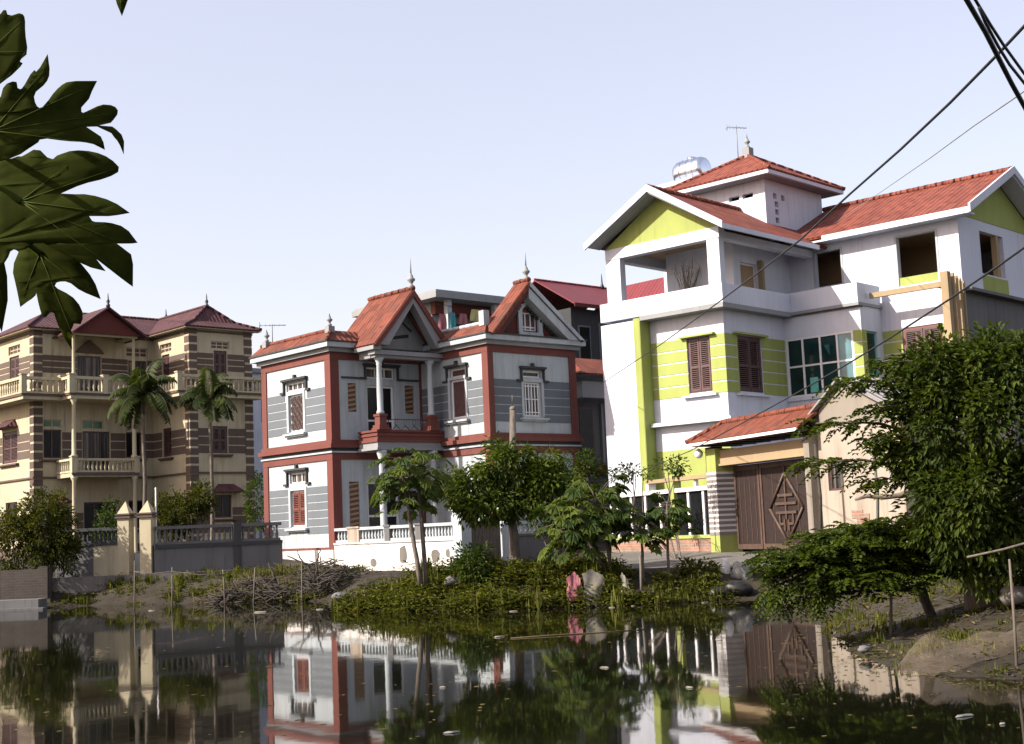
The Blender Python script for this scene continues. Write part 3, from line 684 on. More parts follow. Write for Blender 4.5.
    m = MB(); m.wall('b', -5.3, 5.9, 11.9, .9, 11.22, .2, [oe]); F.put(m, 'end_wall', 'white_clean')
    m = MB(); m.ubox('b', -5.3, 7.25, 9.2, -.012, .001, 8.75, 9.40); F.put(m, 'lime_panel', 'lime')
    m = MB(); m.ubox('b', -5.3, 8.55, 8.75, .02, .2, 9.45, 10.88); F.put(m, 'window_reveal', 'tan')
    m = MB(); m.ubox('b', -5.3, 5.72, 11.9, -.015, .001, .9, 8.70); F.put(m, 'grey_end_render', 'grey_wall')
    m = MB(); m.prism([(5.62, -5.32, 11.22), (11.98, -5.32, 11.22), (8.8, -5.32, 12.8)], (0, .16, 0)); F.put(m, 'gable_wall', 'lime')
    m = MB(); m.box(11.7, 11.9, -5.1, 4.0, .9, 11.2); m.box(9.2, 11.7, 3.8, 4.0, .9, 11.2); F.put(m, 'rear_wall', 'white_clean')
    # wing roof: ridge along the wing
    y0, y1 = -5.98, 1.14; e0, e1, rd = 5.16, 12.44, 8.8; ze, zr = 11.28, 13.05
    m = MB(); m.slab([(e0, y0, ze), (rd, y0, zr), (rd, y1, zr), (e0, y1, ze)], .09); m.slab([(e1, y0, ze), (e1, y1, ze), (rd, y1, zr), (rd, y0, zr)], .09)
    rf = F.put(m, 'wing_roof', 'tile_new'); ridge(F, (rd, y0, zr + .03), (rd, y1, zr + .03), .09, 'tile_new', parent=rf)
    m = MB(); m.box(e0 - .05, e0 + .02, y0, -.7, ze - .22, ze - .02); F.put(m, 'fascia', 'white_clean', rf)
    m = MB(); m.box(e0 + .02, 5.72, y0 + .1, .3, ze - .20, ze - .14); F.put(m, 'eave_soffit', 'white_clean', rf)
    for b in (e0, e1):
        m = MB(); m.prism([(b - (.03 if b < rd else -.03), y0 - .04, ze + .08), (rd, y0 - .04, zr + .12), (rd, y0 - .04, zr - .14), (b - (.03 if b < rd else -.03), y0 - .04, ze - .20)], (0, .07, 0)); F.put(m, 'barge_board', 'white_clean', rf)
        s = 1 if b < rd else -1
        m = MB(); m.prism([(b + s * .1, y0 + .031, ze - .12), (rd, y0 + .031, zr - .15), (rd, y0 + .031, zr - .21), (b + s * .1, y0 + .031, ze - .18)], (0, .62, 0)); F.put(m, 'rake_soffit', 'white_clean', rf)
    # ---- terrace: columns, beams, walls behind
    m = MB(); m.box(0.02, .30, 4.06, 4.66, 9.222, 10.68); F.put(m, 'column', 'white_clean'); m = MB(); m.box(.02, .30, .03, .50, 9.222, 10.68); F.put(m, 'column', 'white_clean')
    m = MB(); m.box(.0, .32, .0, 4.66, 10.682, 11.04); m.box(.32, 5.7, .02, .30, 10.682, 10.92); m.box(.32, 4.67, 4.36, 4.66, 10.682, 11.04); F.put(m, 'beam', 'white_clean')
    dw = (2.62, 3.64, 8.9, 10.36)
    m = MB(); m.wall('b', 1.0, 2.2, 5.7, 8.6, 11.0, .15, [dw]); m.wall('a', 2.2, 1.15, 3.75, 8.6, 11.0, .15, []); F.put(m, 'terrace_wall', 'white_clean')
    window(F, 'b', 1.0, *dw, cols=1, fw=.05, name='terrace_door', pane='interior', dep=.13)
    m = MB(); m.box(3.665, 3.75, .82, 1.0, 8.6, 10.5); m.box(3.85, 3.93, .9, 1.0, 8.6, 10.5); F.put(m, 'door_frame', 'tan')
    m = MB(); m.box(.32, 4.67, .30, 4.36, 11.0, 11.05); F.put(m, 'terrace_ceiling', 'interior')
    m = MB(); m.prism([(.03, -.02, 11.042), (.03, 4.7, 11.042), (.03, 2.30, 12.52)], (.14, 0, 0)); F.put(m, 'gable_wall', 'lime')
    # terrace roof: ridge runs back to the tower
    f0, r0 = -.62, 4.68; eL, eR, md = 5.0, -.56, 2.26; zl, zr_, zt = 11.22, 10.96, 12.66
    m = MB(); m.slab([(f0, eL, zl), (r0, eL, zl), (r0, md, zt), (f0, md, zt)], .09); F.put(m, 'terrace_roof', 'tile_dark')
    m = MB(); m.slab([(f0, eR, zr_), (f0, md, zt), (r0, md, zt), (r0, eR, zr_)], .09); m.slab([(r0 + .001, eR, zr_), (r0 + .001, 1.14, zr_ + (1.14 - eR) * (zt - zr_) / (md - eR)), (8.8, 1.14, zr_ + (1.14 - eR) * (zt - zr_) / (md - eR)), (6.3, eR, zr_)], .09)
    rf = F.put(m, 'terrace_roof', 'tile_new'); ridge(F, (f0, md, zt + .03), (r0, md, zt + .03), .09, 'tile_new', parent=rf)
    m = MB(); m.box(f0, 5.1, eR - .05, eR + .015, zr_ - .17, zr_ - .02); F.put(m, 'fascia', 'white_clean', rf)
    for y, z in ((eL, zl), (eR, zr_)):
        s = 1 if y < md else -1
        m = MB(); m.prism([(f0 - .04, y - s * .03, z + .06), (f0 - .04, md, zt + .10), (f0 - .04, md, zt - .14), (f0 - .04, y - s * .03, z - .17)], (.07, 0, 0)); F.put(m, 'barge_board', 'white_clean', rf)
        m = MB(); m.prism([(f0 + .031, y + s * .1, z - .07), (f0 + .031, md, zt - .15), (f0 + .031, md, zt - .20), (f0 + .031, y + s * .1, z - .12)], (.61, 0, 0)); F.put(m, 'rake_soffit', 'soffit', rf)
    # ---- tower
    t0, t1 = 1.15, 4.55; u0, u1 = 4.68, 8.5; zt0, zt1 = 11.0, 13.58
    sl = [(2.22, 2.66, 13.03, 13.19), (1.64, 2.08, 13.03, 13.19)]
    m = MB(); m.wall('a', u0, t0, t1, zt0, zt1, .2, sl); F.put(m, 'tower_wall', 'white_clean')
    so = [(5.20, 5.42, 12.95, 13.15), (5.72, 5.94, 12.95, 13.15), (5.28, 5.50, 12.66, 12.86), (5.28, 5.50, 12.38, 12.58), (5.28, 5.50, 12.08, 12.28)]
    m = MB(); m.wall('b', t0, u0 + .2, u1, zt0, zt1, .2, so); m.box(u1 - .2, u1, t0 + .2, t1, zt0, zt1); m.box(u0 + .2, u1 - .2, t1 - .2, t1, zt0, zt1); F.put(m, 'tower_wall', 'white_clean')
    m = MB(); m.box(u0 + .8, u0 + .9, t0 + .7, t1 - .2, zt0, 13.5); m.box(u0 + .3, u1 - .3, t0 + .7, t0 + .8, zt0, 13.5); F.put(m, 'partition', 'dark_room')
    m = MB(); x0, x1, y0, y1 = u0 - .62, u1 + .62, t0 - .58, t1 + .6
    m.box(x0, x1, y0, y1, 13.582, 13.74); F.put(m, 'tower_eave', 'white_clean')
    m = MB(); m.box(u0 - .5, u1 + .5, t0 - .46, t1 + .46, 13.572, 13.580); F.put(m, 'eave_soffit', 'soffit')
    ap = (6.35, 2.82, 15.06); c = [(x0 - .04, y0 - .04, 13.77), (x1 + .04, y0 - .04, 13.77), (x1 + .04, y1 + .04, 13.77), (x0 - .04, y1 + .04, 13.77)]
    m = MB()
    for i in range(4): m.slab([c[i], c[(i + 1) % 4], ap], .07)
    rf = F.put(m, 'tower_roof', 'tile_new')
    for q in c: ridge(F, q, (ap[0], ap[1], ap[2] + .02), .07, 'tile_new', parent=rf)
    m = MB(); m.box(6.2, 6.5, 2.67, 2.97, 14.95, 15.35); q = F.put(m, 'finial_base', 'soffit'); urn(F, 6.35, 2.82, 15.352, .62, 'soffit', .2, parent=q)
    # ---- white ledge behind the tower carrying the tank
    m = MB(); m.box(5.4, 8.0, 4.56, 6.6, 13.6, 14.30); m.box(5.2, 8.2, 4.56, 6.9, 14.302, 14.46); F.put(m, 'tank_deck', 'white_clean'); m = MB(); m.box(5.6, 7.8, 4.6, 6.4, 8.6, 13.598); F.put(m, 'stair_shaft', 'white_clean')
    # ---- tan pergola between balcony and end wall
    m = MB(); m.box(4.58, 4.72, -5.12, -2.6, 8.76, 8.93); m.box(4.72, 5.5, -5.0, -4.88, 8.77, 8.92); F.put(m, 'pergola_beam', 'tan')
    m = MB(); m.box(4.54, 4.76, -5.36, -5.12, 5.0, 9.22); F.put(m, 'pergola_post', 'tan')
    for i in range(4):
        m = MB(); x = 4.92 + i * .24; m.box(x, x + .07, -5.38, -5.26, 5.0, 9.20 - .06 * i); F.put(m, 'slat_post', 'tan')
    m = MB(); m.box(5.72, 11.9, -5.6, -5.32, 8.70, 8.80); F.put(m, 'end_ledge', 'grey_wall')
house3()
p = H3.world(3.15, 6.2, 14.95); antenna('tv_antenna', p, 1.32, 'television antenna on a mast beside the urn on the tower roof', .7, .3)
def tank():
    F = Frame('water_tank', *H3.world(5.5, 6.55).to_2d(), H3.th, 14.46, label='shiny stainless steel water tank lying on the white deck behind the roof tower', cat='water tank')
    m = MB(); ys = [(-.66, .30), (-.62, .42), (-.5, .48), (.5, .48), (.62, .42), (.66, .30)]
    vs = []; n = 20
    for y, r in ys:
        for k in range(n):
            t = 2 * PI * k / n; vs.append((r * math.cos(t), y, 15.07 + r * math.sin(t)))
    L = len(ys); m.add(vs, [(i * n + k, (i + 1) * n + k, (i + 1) * n + (k + 1) % n, i * n + (k + 1) % n) for i in range(L - 1) for k in range(n)] + [tuple(range(n)), tuple((L - 1) * n + n - 1 - k for k in range(n))], True)
    for y in (-.3, 0, .3): m.tube([(.488 * math.cos(t * PI / 10), y, 15.07 + .488 * math.sin(t * PI / 10)) for t in range(21)], .018, 5)
    F.put(m, 'tank_body', 'steel')
    m = MB()
    for y in (-.4, .4): m.prism([(-.42, y - .03, 14.46), (.42, y - .03, 14.46), (.30, y - .03, 14.72), (-.30, y - .03, 14.72)], (0, .06, 0))
    F.put(m, 'cradle', 'iron')
    m = MB(); m.tube([(0, 0, 15.5), (0, 0, 15.62)], .16, 12); F.put(m, 'lid', 'steel')
tank()

# ------------------------------------------------------------------ front fence, gateway and shed share one street line
FX, FY, FTH = 5.649, 38.9093, 1.95
def street():
    F = Frame('front_fence', FX + 3.5 * math.cos(FTH), FY + 3.5 * math.sin(FTH), FTH, .85, label='low glazed front fence on a brick base with white mullions and tan rail', cat='fence')
    a = lambda v: v - 3.5
    m = MB(); m.box(.02, .28, a(.53), a(7.2), .2, .88); F.put(m, 'footing', 'concrete')
    m = MB(); m.box(.06, .26, a(.53), a(7.2), .882, 1.26); F.put(m, 'brick_base', 'brick')
    m = MB(); m.box(.02, .30, a(.53), a(7.2), 1.262, 1.36); F.put(m, 'sill_rail', 'lime')
    m = MB(); m.box(.05, .25, a(.53), a(7.2), 2.64, 2.76); F.put(m, 'white_rail', 'white_paint')
    m = MB(); m.box(.0, .30, a(.53), a(4.4), 2.98, 3.09); F.put(m, 'top_rail', 'tan')
    for x in (1.01, 1.91, 3.69, 4.7, 5.7, 6.7):
        m = MB(); m.box(.10, .20, a(x) - .06, a(x) + .06, 1.362, 2.638); F.put(m, 'mullion', 'white_paint')
    m = MB(); m.box(.14, .15, a(.53), a(7.2), 1.362, 2.638); F.put(m, 'glazing', 'glass_dark')
    m = MB(); m.box(.02, .28, a(2.62), a(2.92), 1.362, 3.15); F.put(m, 'post', 'lime')
    m = MB(); m.box(.02, .28, a(4.25), a(4.45), 2.762, 2.978); F.put(m, 'rail_block', 'white_paint'); m = MB(); m.box(.1, .2, a(1.4), a(1.5), 2.762, 2.978); F.put(m, 'rail_block', 'white_paint')
    G = Frame('gateway', FX - 2.0 * math.cos(FTH), FY - 2.0 * math.sin(FTH), FTH, .85, label='carved dark wooden gate under an orange tiled canopy with striped pillars', cat='gate')
    a = lambda v: v + 2.0
    for x0, x1 in ((0.0, .52), ):
        m = MB(); m.box(0, .72, a(x0), a(x1), .2, 3.78); p = G.put(m, 'pillar', 'lime')
        s = MB(); k = 12
        for i in range(k):
            z = 1.34 + i * .148; s.box(-.012, .732, a(x0) - .012, a(x1) + .012, z, z + .085)
        G.put(s, 'stripe', 'stripe_grey', p)
        s = MB()
        for i in range(k):
            z = 1.34 + i * .148; s.box(-.008, .728, a(x0) - .008, a(x1) + .008, z + .086, z + .147)
        G.put(s, 'stripe', 'white_paint', p)
    m = MB(); m.box(.15, .6, a(-4.41), a(0), 3.34, 3.72); m.box(.10, .65, a(-4.41), a(0), 3.28, 3.338); G.put(m, 'lintel', 'tan')
    m = MB(); m.box(.02, .72, a(-4.66), a(-4.415), .2, 3.78); G.put(m, 'pillar', 'rough_plaster')
    m = MB()
    for i in range(7): m.box(-.25, 1.1, a(-4.2) + i * .75, a(-4.2) + i * .75 + .09, 3.86, 3.96)
    G.put(m, 'rafter', 'wood')
    # canopy roof, hipped at the left end
    e, rd = -.36, .45; zl, zr = 4.0, 4.52
    m = MB(); m.slab([(e, a(-4.8), zl), (rd, a(-4.8), zr), (rd, a(.2), zr), (e, a(1.0), zl)], .07); m.slab([(1.35, a(-4.8), zl), (1.35, a(1.0), zl), (rd, a(.2), zr), (rd, a(-4.8), zr)], .07); m.slab([(e, a(1.0), zl), (rd, a(.2), zr), (1.35, a(1.0), zl)], .07)
    rf = G.put(m, 'canopy_roof', 'tile_or'); ridge(G, (rd, a(-4.8), zr + .02), (rd, a(.2), zr + .02), .08, parent=rf); ridge(G, (e, a(1.0), zl + .02), (rd, a(.2), zr + .02), .07, parent=rf)
    m = MB(); m.box(e - .04, e - .002, a(-4.8), a(1.03), zl - .11, zl - .03); m.box(e, 1.35, a(1.0), a(1.04), zl - .11, zl - .03); G.put(m, 'fascia', 'white_paint', rf)
    m = MB(); m.box(e, 1.3, a(-4.75), a(.98), zl - .105, zl - .08); G.put(m, 'canopy_soffit', 'wood', rf)
    m = MB(); m.box(.2, .55, a(.52), a(.9), 3.0, 3.86); G.put(m, 'side_bracket', 'wood')
    m = MB(); m.lathe(-.12, a(.72), [(.05, 3.55), (.11, 3.6), (.13, 3.7), (.08, 3.78), (.02, 3.82)], 10); G.put(m, 'porch_lamp', 'white_paint')
    # gate leaves
    g = .58; lo, hi = .92, 3.26
    for x0, x1 in ((-1.35, -.02), (-4.40, -1.39)):
        m = MB(); m.box(g, g + .07, a(x0), a(x1), lo, hi); leaf = G.put(m, 'gate_leaf', 'wood_gate')
        s = MB(); w = .09
        s.box(g - .03, g - .0005, a(x0) + .0, a(x0) + w, lo, hi); s.box(g - .03, g - .0005, a(x1) - w, a(x1), lo, hi); s.box(g - .03, g - .0005, a(x0) + w, a(x1) - w, lo, lo + .14); s.box(g - .03, g - .0005, a(x0) + w, a(x1) - w, hi - .14, hi)
        for k in range(4):
            y = a(x0) + (a(x1) - a(x0)) * (k + 1) / 5; s.box(g - .012, g - .0005, y - .012, y + .012, lo + .14, hi - .14)
        G.put(s, 'gate_frame', 'wood_gate_light', leaf)
    # diamond relief on the wide leaf
    cy, cz, hw, hh = a(-2.62), 2.0, .80, .92
    s = MB()
    P = [(cy - hw, cz), (cy, cz + hh), (cy + hw, cz), (cy, cz - hh)]
    for (y0, z0), (y1, z1) in zip(P, P[1:] + P[:1]): s.tube([(g - .03, y0, z0), (g - .03, y1, z1)], .045, 4)
    for f in (.62,):
        for (y0, z0), (y1, z1) in zip(P, P[1:] + P[:1]): pass
    for y0, y1, z in ((-.5, .5, .12), (-.5, .5, -.12), (-.36, .36, .34), (-.32, -.1, -.42), (.1, .32, -.42)): s.box(g - .05, g - .002, cy + y0, cy + y1, cz + z - .035, cz + z + .035)
    for y, z0, z1 in ((0, -.3, .7), (-.32, -.42, -.12), (.32, -.42, -.12), (-.1, -.6, -.3), (.1, -.6, -.3)): s.box(g - .045, g - .003, cy + y - .03, cy + y + .03, cz + z0, cz + z1)
    for y0 in (a(-3.64), ):
        pass
    G.put(s, 'diamond_relief', 'wood_gate_light')
    s = MB(); s.tube([(g - .02, cy, cz + hh), (g - .02, cy, hi - .1)], .03, 4); s.tube([(g - .02, cy, cz - hh), (g - .02, cy, lo + .1)], .03, 4); G.put(s, 'gate_stile', 'wood_gate_light')
    # shed
    S = Frame('shed', FX - 6.2 * math.cos(FTH), FY - 6.2 * math.sin(FTH), FTH, .8, label='rough plastered gabled shed beside the gate, partly behind the big tree', cat='shed')
    a = lambda v: v + 6.2
    dk = (-5.65, -5.0, 2.35, 3.15)
    m = MB(); m.wall('a', .3, a(-8.0), a(-4.42), .5, 3.9, .2, [tuple([a(dk[0]), a(dk[1]), dk[2], dk[3]])]); m.box(.5, 3.6, a(-4.62), a(-4.42), .5, 3.9); m.box(.5, 3.6, a(-8.0), a(-7.8), .5, 3.9); m.box(3.4, 3.6, a(-7.8), a(-4.62), .5, 3.9); S.put(m, 'wall', 'pink_plaster')
    m = MB(); m.prism([(.3, a(-4.42), 3.902), (.3, a(-4.42), 4.18), (.3, a(-5.9), 5.02), (.3, a(-8.0), 4.1), (.3, a(-8.0), 3.902)], (.2, 0, 0)); S.put(m, 'gable_wall', 'rough_plaster')
    m = MB(); m.slab([(.12, a(-4.2), 4.12), (.12, a(-5.9), 5.10), (3.7, a(-5.9), 5.10), (3.7, a(-4.2), 4.12)], .05); m.slab([(.12, a(-8.2), 4.05), (3.7, a(-8.2), 4.05), (3.7, a(-5.9), 5.10), (.12, a(-5.9), 5.10)], .05); S.put(m, 'roof', 'fibro')
    window(S, 'a', .3, a(dk[0]), a(dk[1]), dk[2], dk[3], cols=1, fmat='wood', name='window')
    m = MB(); m.box(.28, .2995, a(-6.6), a(-6.1), 1.5, 1.75); m.box(.284, .2993, a(-6.35), a(-5.9), 1.65, 1.85); S.put(m, 'exposed_brick_patch', 'brick')
street()
# ================================================================== cream and brown house (left)
H1 = Frame('villa', -14.8018, 62.471, 2.3157, 1.3, label='three storey cream house with brown bands, wrap-around balconies and maroon hipped roofs', cat='house')
def house1():
    F = H1; B0 = -5.84; AM = 3.5; ZT = 11.72
    oR = [(1.28, 1.98, 9.45, 10.68), (1.15, 2.12, 10.76, 11.12), (1.15, 1.95, 5.88, 7.14), (1.2, 2.1, 2.9, 3.95)]
    m = MB(); m.wall('b', 0, 0, 3.3, 1.3, ZT, .22, oR); F.put(m, 'wing_front_wall', 'cream')
    oF = [(1.85, 2.55, 9.45, 10.68), (1.65, 2.75, 10.78, 11.2), (1.75, 2.6, 5.86, 7.2), (1.7, 2.6, 2.6, 4.0)]
    m = MB(); m.wall('a', 0, .22, AM + .2, 1.3, ZT, .22, oF); F.put(m, 'wing_flank_wall', 'cream')
    oM = [(-3.78, -2.62, 8.8, 10.6), (-1.25, -.3, 8.9, 10.5), (-1.35, -.25, 10.68, 11.12), (-5.4, -4.55, 5.85, 7.15), (-5.4, -4.55, 7.25, 7.6), (-3.55, -2.2, 5.15, 7.1), (-3.55, -2.5, 7.2, 7.62), (-1.4, -.6, 5.9, 7.1), (-3.5, -1.9, 1.5, 3.85), (-5.3, -4.4, 2.6, 3.7), (-1.3, -.5, 2.6, 3.9)]
    m = MB(); m.wall('b', AM, B0, .0, 1.3, ZT, .22, oM); F.put(m, 'main_front_wall', 'cream')
    oL = [(5.1, 6.2, 9.6, 10.7), (5.0, 6.3, 10.8, 11.2), (5.3, 7.0, 5.8, 7.25), (5.3, 6.6, 2.6, 4.0)]
    m = MB(); m.wall('a', B0, AM + .22, 8.4, 1.3, ZT, .22, oL); F.put(m, 'left_side_wall', 'cream')
    m = MB(); m.box(3.08, 3.3, .22, 8.4, 1.3, ZT); m.box(B0 + .22, 3.08, 8.18, 8.4, 1.3, ZT); F.put(m, 'rear_wall', 'cream')
    m = MB(); m.box(B0 + .2, 3.1, AM + 1.6, AM + 1.7, 1.3, ZT); m.box(.25, 3.06, 1.6, 1.7, 1.3, ZT); m.box(B0 + 1.6, B0 + 1.7, AM + .3, 8.1, 1.3, ZT)
    for z in (4.9, 8.45): m.box(B0 + .22, 3.06, AM + .22, 8.1, z, z + .15); m.box(.22, 3.06, .22, AM, z, z + .15)
    F.put(m, 'partition', 'dark_room')
    # brown bands per storey (three courses) with cream joints
    for z0, z1 in ((9.70, 10.56), (5.86, 7.06), (2.2, 3.4)):
        for k, pl, u0, u1, ops in (('b', 0, .40, 2.92, oR), ('a', 0, .40, AM, oF), ('b', AM, B0 + .4, -.02, oM), ('a', B0, AM + .4, 8.0, oL)):
            courses(F, k, pl, u0, u1, z0, z1, 3, ops, 'brown_band', 'brown_band', .05, .014, grow=.03)
    # quoins
    for (b, a, sb, sa) in ((0, 0, 1, 1), (3.3, 0, -1, 1), (B0, AM, 1, 1)):
        m = MB(); z = 1.4
        while z < 11.5:
            m.box(b - .03 * sb, b + .40 * sb, a - .03, a + .40, z, z + .30); z += .40
        F.put(m, 'quoin', 'brown_band')
        m = MB(); m.box(b - .018 * sb, b + .36 * sb, a - .018, a + .36, 1.4, 11.6); F.put(m, 'corner_pier', 'cream')
    def ring(z0, z1, p, mat, name):
        m = MB(); m.box(.003, 3.3 + p, -p, .003, z0, z1); m.box(-p, .003, -p, AM - p, z0, z1); m.box(B0 + .003, -.0, AM - p, AM + .003, z0, z1); m.box(B0 - p, B0 + .003, AM - p, 8.4, z0, z1); F.put(m, name, mat)
    ring(4.94, 5.02, .09, 'brown_band', 'string_course'); ring(11.50, 11.58, .06, 'brown_band', 'eave_moulding')
    ring(1.3, 1.9, .05, 'brown_band', 'plinth')
    # windows
    def wins(k, pl, ops, styles):
        for o, st in zip(ops, styles):
            if st == 't': window(F, k, pl, *o, cols=3, rows=2, fw=.05, fmat='cream', pane='wood', name='transom_window')
            elif st == 's': window(F, k, pl, *o, cols=2, fw=.06, fmat='wood', pane='wood', style='shutter', sill='brown_band')
            elif st == 'g': window(F, k, pl, *o, cols=2, fw=.05, fmat='cream', pane='green_glass', name='transom_window')
            elif st == 'd': window(F, k, pl, *o, cols=3, fw=.06, fmat='wood', name='door', bars=[o[2] + .7])
            else: window(F, k, pl, *o, cols=2, fw=.06, fmat='wood', sill='brown_band')
    wins('b', 0, oR, 'stsw'); wins('a', 0, oF, 'stsw'); wins('b', AM, oM, 'dwtwgdgwdww'); wins('a', B0, oL, 'stsw')
    # pediment ornament over the top door, canopies over low windows
    m = MB(); m.prism([(-3.9, AM - .12, 10.72), (-2.5, AM - .12, 10.72), (-2.7, AM - .12, 10.95), (-3.2, AM - .12, 11.32), (-3.7, AM - .12, 10.95)], (0, .12, 0)); F.put(m, 'door_pediment', 'brown_band')
    for k, pl, u0, u1, z in (('b', 0, 1.05, 2.55, 4.08), ('b', AM, -5.45, -4.25, 3.85), ('a', B0, 5.2, 7.1, 7.42)):
        P = (lambda u, d, z: (pl + d, u, z)) if k == 'a' else (lambda u, d, z: (u, pl + d, z))
        m = MB(); m.slab([P(u0, -.55, z), P(u1, -.55, z), P(u1 - .35, 0, z + .38), P(u0 + .35, 0, z + .38)], .05); m.slab([P(u0, -.55, z), P(u0 + .35, 0, z + .38), P(u0, 0, z)], .04); m.slab([P(u1, -.55, z), P(u1, 0, z), P(u1 - .35, 0, z + .38)], .04); F.put(m, 'window_canopy', 'tile_dark')
    # balconies: slab with cream fascia then balustrade
    ov = .95
    top = [(B0 - ov + .1, 8.4), (B0 - ov + .1, AM - .85), (-4.9, AM - .85), (-4.9, 1.75), (-1.75, 1.75), (-1.75, AM - .7), (-ov, AM - .7), (-ov, -.72), (3.5, -.72), (3.5, .2)]
    m = MB()
    for bx in ((B0 - ov + .1, B0, AM - .85, 8.4), (B0, -.95, AM - .85, AM), (-4.9, -1.75, 1.75, AM - .85), (-ov, 0, -.72, AM), (0, 3.5, -.72, 0)):
        m.box(*bx, 8.40, 8.62)
    F.put(m, 'balcony_slab', 'cream')
    m = MB()
    for bx in ((B0 - ov + .04, B0 - ov + .1, AM - .91, 8.4), (B0 - ov + .1, -4.96, AM - .91, AM - .85), (-4.96, -4.9, 1.69, AM - .85), (-4.9, -1.69, 1.69, 1.75), (-ov - .06, -ov, -.78, AM - .7), (-ov, 3.56, -.78, -.72)):
        m.box(*bx, 8.56, 8.66)
    F.put(m, 'balcony_moulding', 'brown_band')
    posts = [top[1], top[2], top[3], top[4], top[7], top[8], (-3.3, 1.75)]
    balustrade(F, top, 8.66, 9.40, 'cream', .24, post=posts, r=.062, rail=.13)
    low = [(-4.75, AM), (-4.75, 1.85), (-1.75, 1.85), (-1.75, AM)]
    m = MB(); m.box(-4.8, -1.7, 1.8, AM, 4.92, 5.10); F.put(m, 'balcony_slab', 'cream')
    m = MB(); m.box(-4.86, -1.64, 1.74, 1.8, 4.98, 5.12); F.put(m, 'balcony_moulding', 'brown_band')
    balustrade(F, low, 5.12, 5.74, 'cream', .2, post=[low[1], low[2]], r=.055)
    for b in (-4.7, -1.8):
        for z0, z1 in ((1.4, 4.92), (5.75, 8.4), (9.42, 11.5)):
            m = MB(); r = .075 if z0 > 9 else .10; m.lathe(b, 1.9, [(r * 1.5, z0), (r * 1.5, z0 + .12), (r, z0 + .18), (r * .85, z1 - .2), (r * 1.5, z1 - .06), (r * 1.5, z1)], 12); F.put(m, 'column', 'cream')
    # roofs
    zr, ze, ov = 12.98, 11.74, .38
    rw, rm = 1.65, 5.95
    m = MB()
    # main range: ridge along b
    m.slab([(B0 - ov, AM - ov, ze), (3.3 + ov, AM - ov, ze), (3.3 + ov - 1.6, rm, zr), (B0 + 1.7, rm, zr)], .07)
    m.slab([(B0 - ov, 8.4 + ov, ze), (B0 + 1.7, rm, zr), (3.3 + ov - 1.6, rm, zr), (3.3 + ov, 8.4 + ov, ze)], .07)
    m.slab([(B0 - ov, AM - ov, ze), (B0 + 1.7, rm, zr), (B0 - ov, 8.4 + ov, ze)], .07)
    m.slab([(3.3 + ov, AM - ov, ze), (3.3 + ov, 8.4 + ov, ze), (3.3 + ov - 1.6, rm, zr)], .07)
    # right wing: ridge runs forward, hipped front with a kicked-out foot
    m.slab([(-ov, -ov, ze), (-ov, rm, ze), (rw, rm, zr), (rw, 1.2, zr), (.55, .5, 12.12)], .07)
    m.slab([(3.3 + ov, -ov, ze), (2.75, .5, 12.12), (rw, 1.2, zr), (rw, rm, zr), (3.3 + ov, rm, ze)], .07)
    m.slab([(-ov, -ov, ze), (3.3 + ov, -ov, ze), (2.75, .5, 12.12), (.55, .5, 12.12)], .07); m.slab([(.55, .5, 12.12), (2.75, .5, 12.12), (rw, 1.2, zr)], .07)
    rf = F.put(m, 'roof', 'tile_dark')
    for p, q in (((B0 + 1.7, rm, zr), (3.3 + ov - 1.6, rm, zr)), ((rw, rm, zr), (rw, 1.2, zr)), ((B0 - ov, AM - ov, ze), (B0 + 1.7, rm, zr)), ((-ov, -ov, ze), (.55, .5, 12.12)), ((3.3 + ov, -ov, ze), (2.75, .5, 12.12)), ((.55, .5, 12.12), (rw, 1.2, zr)), ((2.75, .5, 12.12), (rw, 1.2, zr))):
        ridge(F, (p[0], p[1], p[2] + .03), (q[0], q[1], q[2] + .03), .06, 'tile_dark', parent=rf)
    m = MB(); m.box(-.36, 3.66, -.36, -.0, 11.64, 11.655); m.box(-.36, 0, -.0, AM, 11.64, 11.655); m.box(B0 - .36, -.36, AM - .36, AM, 11.64, 11.655); m.box(B0 - .36, B0, AM, 8.4, 11.64, 11.655); F.put(m, 'eave_soffit', 'cream')
    # porch gable in front
    g0 = 1.35; l, r_, mid = -5.0, -1.35, -3.25
    m = MB(); m.slab([(l, g0, 11.34), (mid, g0, 12.6), (mid, rm, 12.6), (l, rm, 11.34)], .07); m.slab([(r_, g0, 11.34), (r_, rm, 11.34), (mid, rm, 12.6), (mid, g0, 12.6)], .07); prf = F.put(m, 'porch_roof', 'tile_dark')
    m = MB(); m.prism([(l + .22, 1.6, 11.36), (r_ - .22, 1.6, 11.36), (mid, 1.6, 12.46)], (0, .1, 0)); F.put(m, 'porch_gable', 'maroon', prf)
    m = MB(); m.box(-4.8, -1.65, 1.78, 2.0, 11.28, 11.40); m.box(-4.8, -4.6, 2.0, AM, 11.28, 11.40); m.box(-1.85, -1.65, 2.0, AM, 11.28, 11.40); F.put(m, 'porch_beam', 'cream', prf)
    for b, a, z in ((rw, 1.2, zr), (mid, 1.45, 12.62), (B0 + 1.7, rm, zr), (3.3 + ov - 1.6, rm, zr)):
        m = MB(); m.lathe(b, a, [(.09, z - .05), (.10, z + .06), (.05, z + .12), (.09, z + .22), (.04, z + .32), (.012, z + .6)], 8); F.put(m, 'finial', 'iron', rf)
house1()
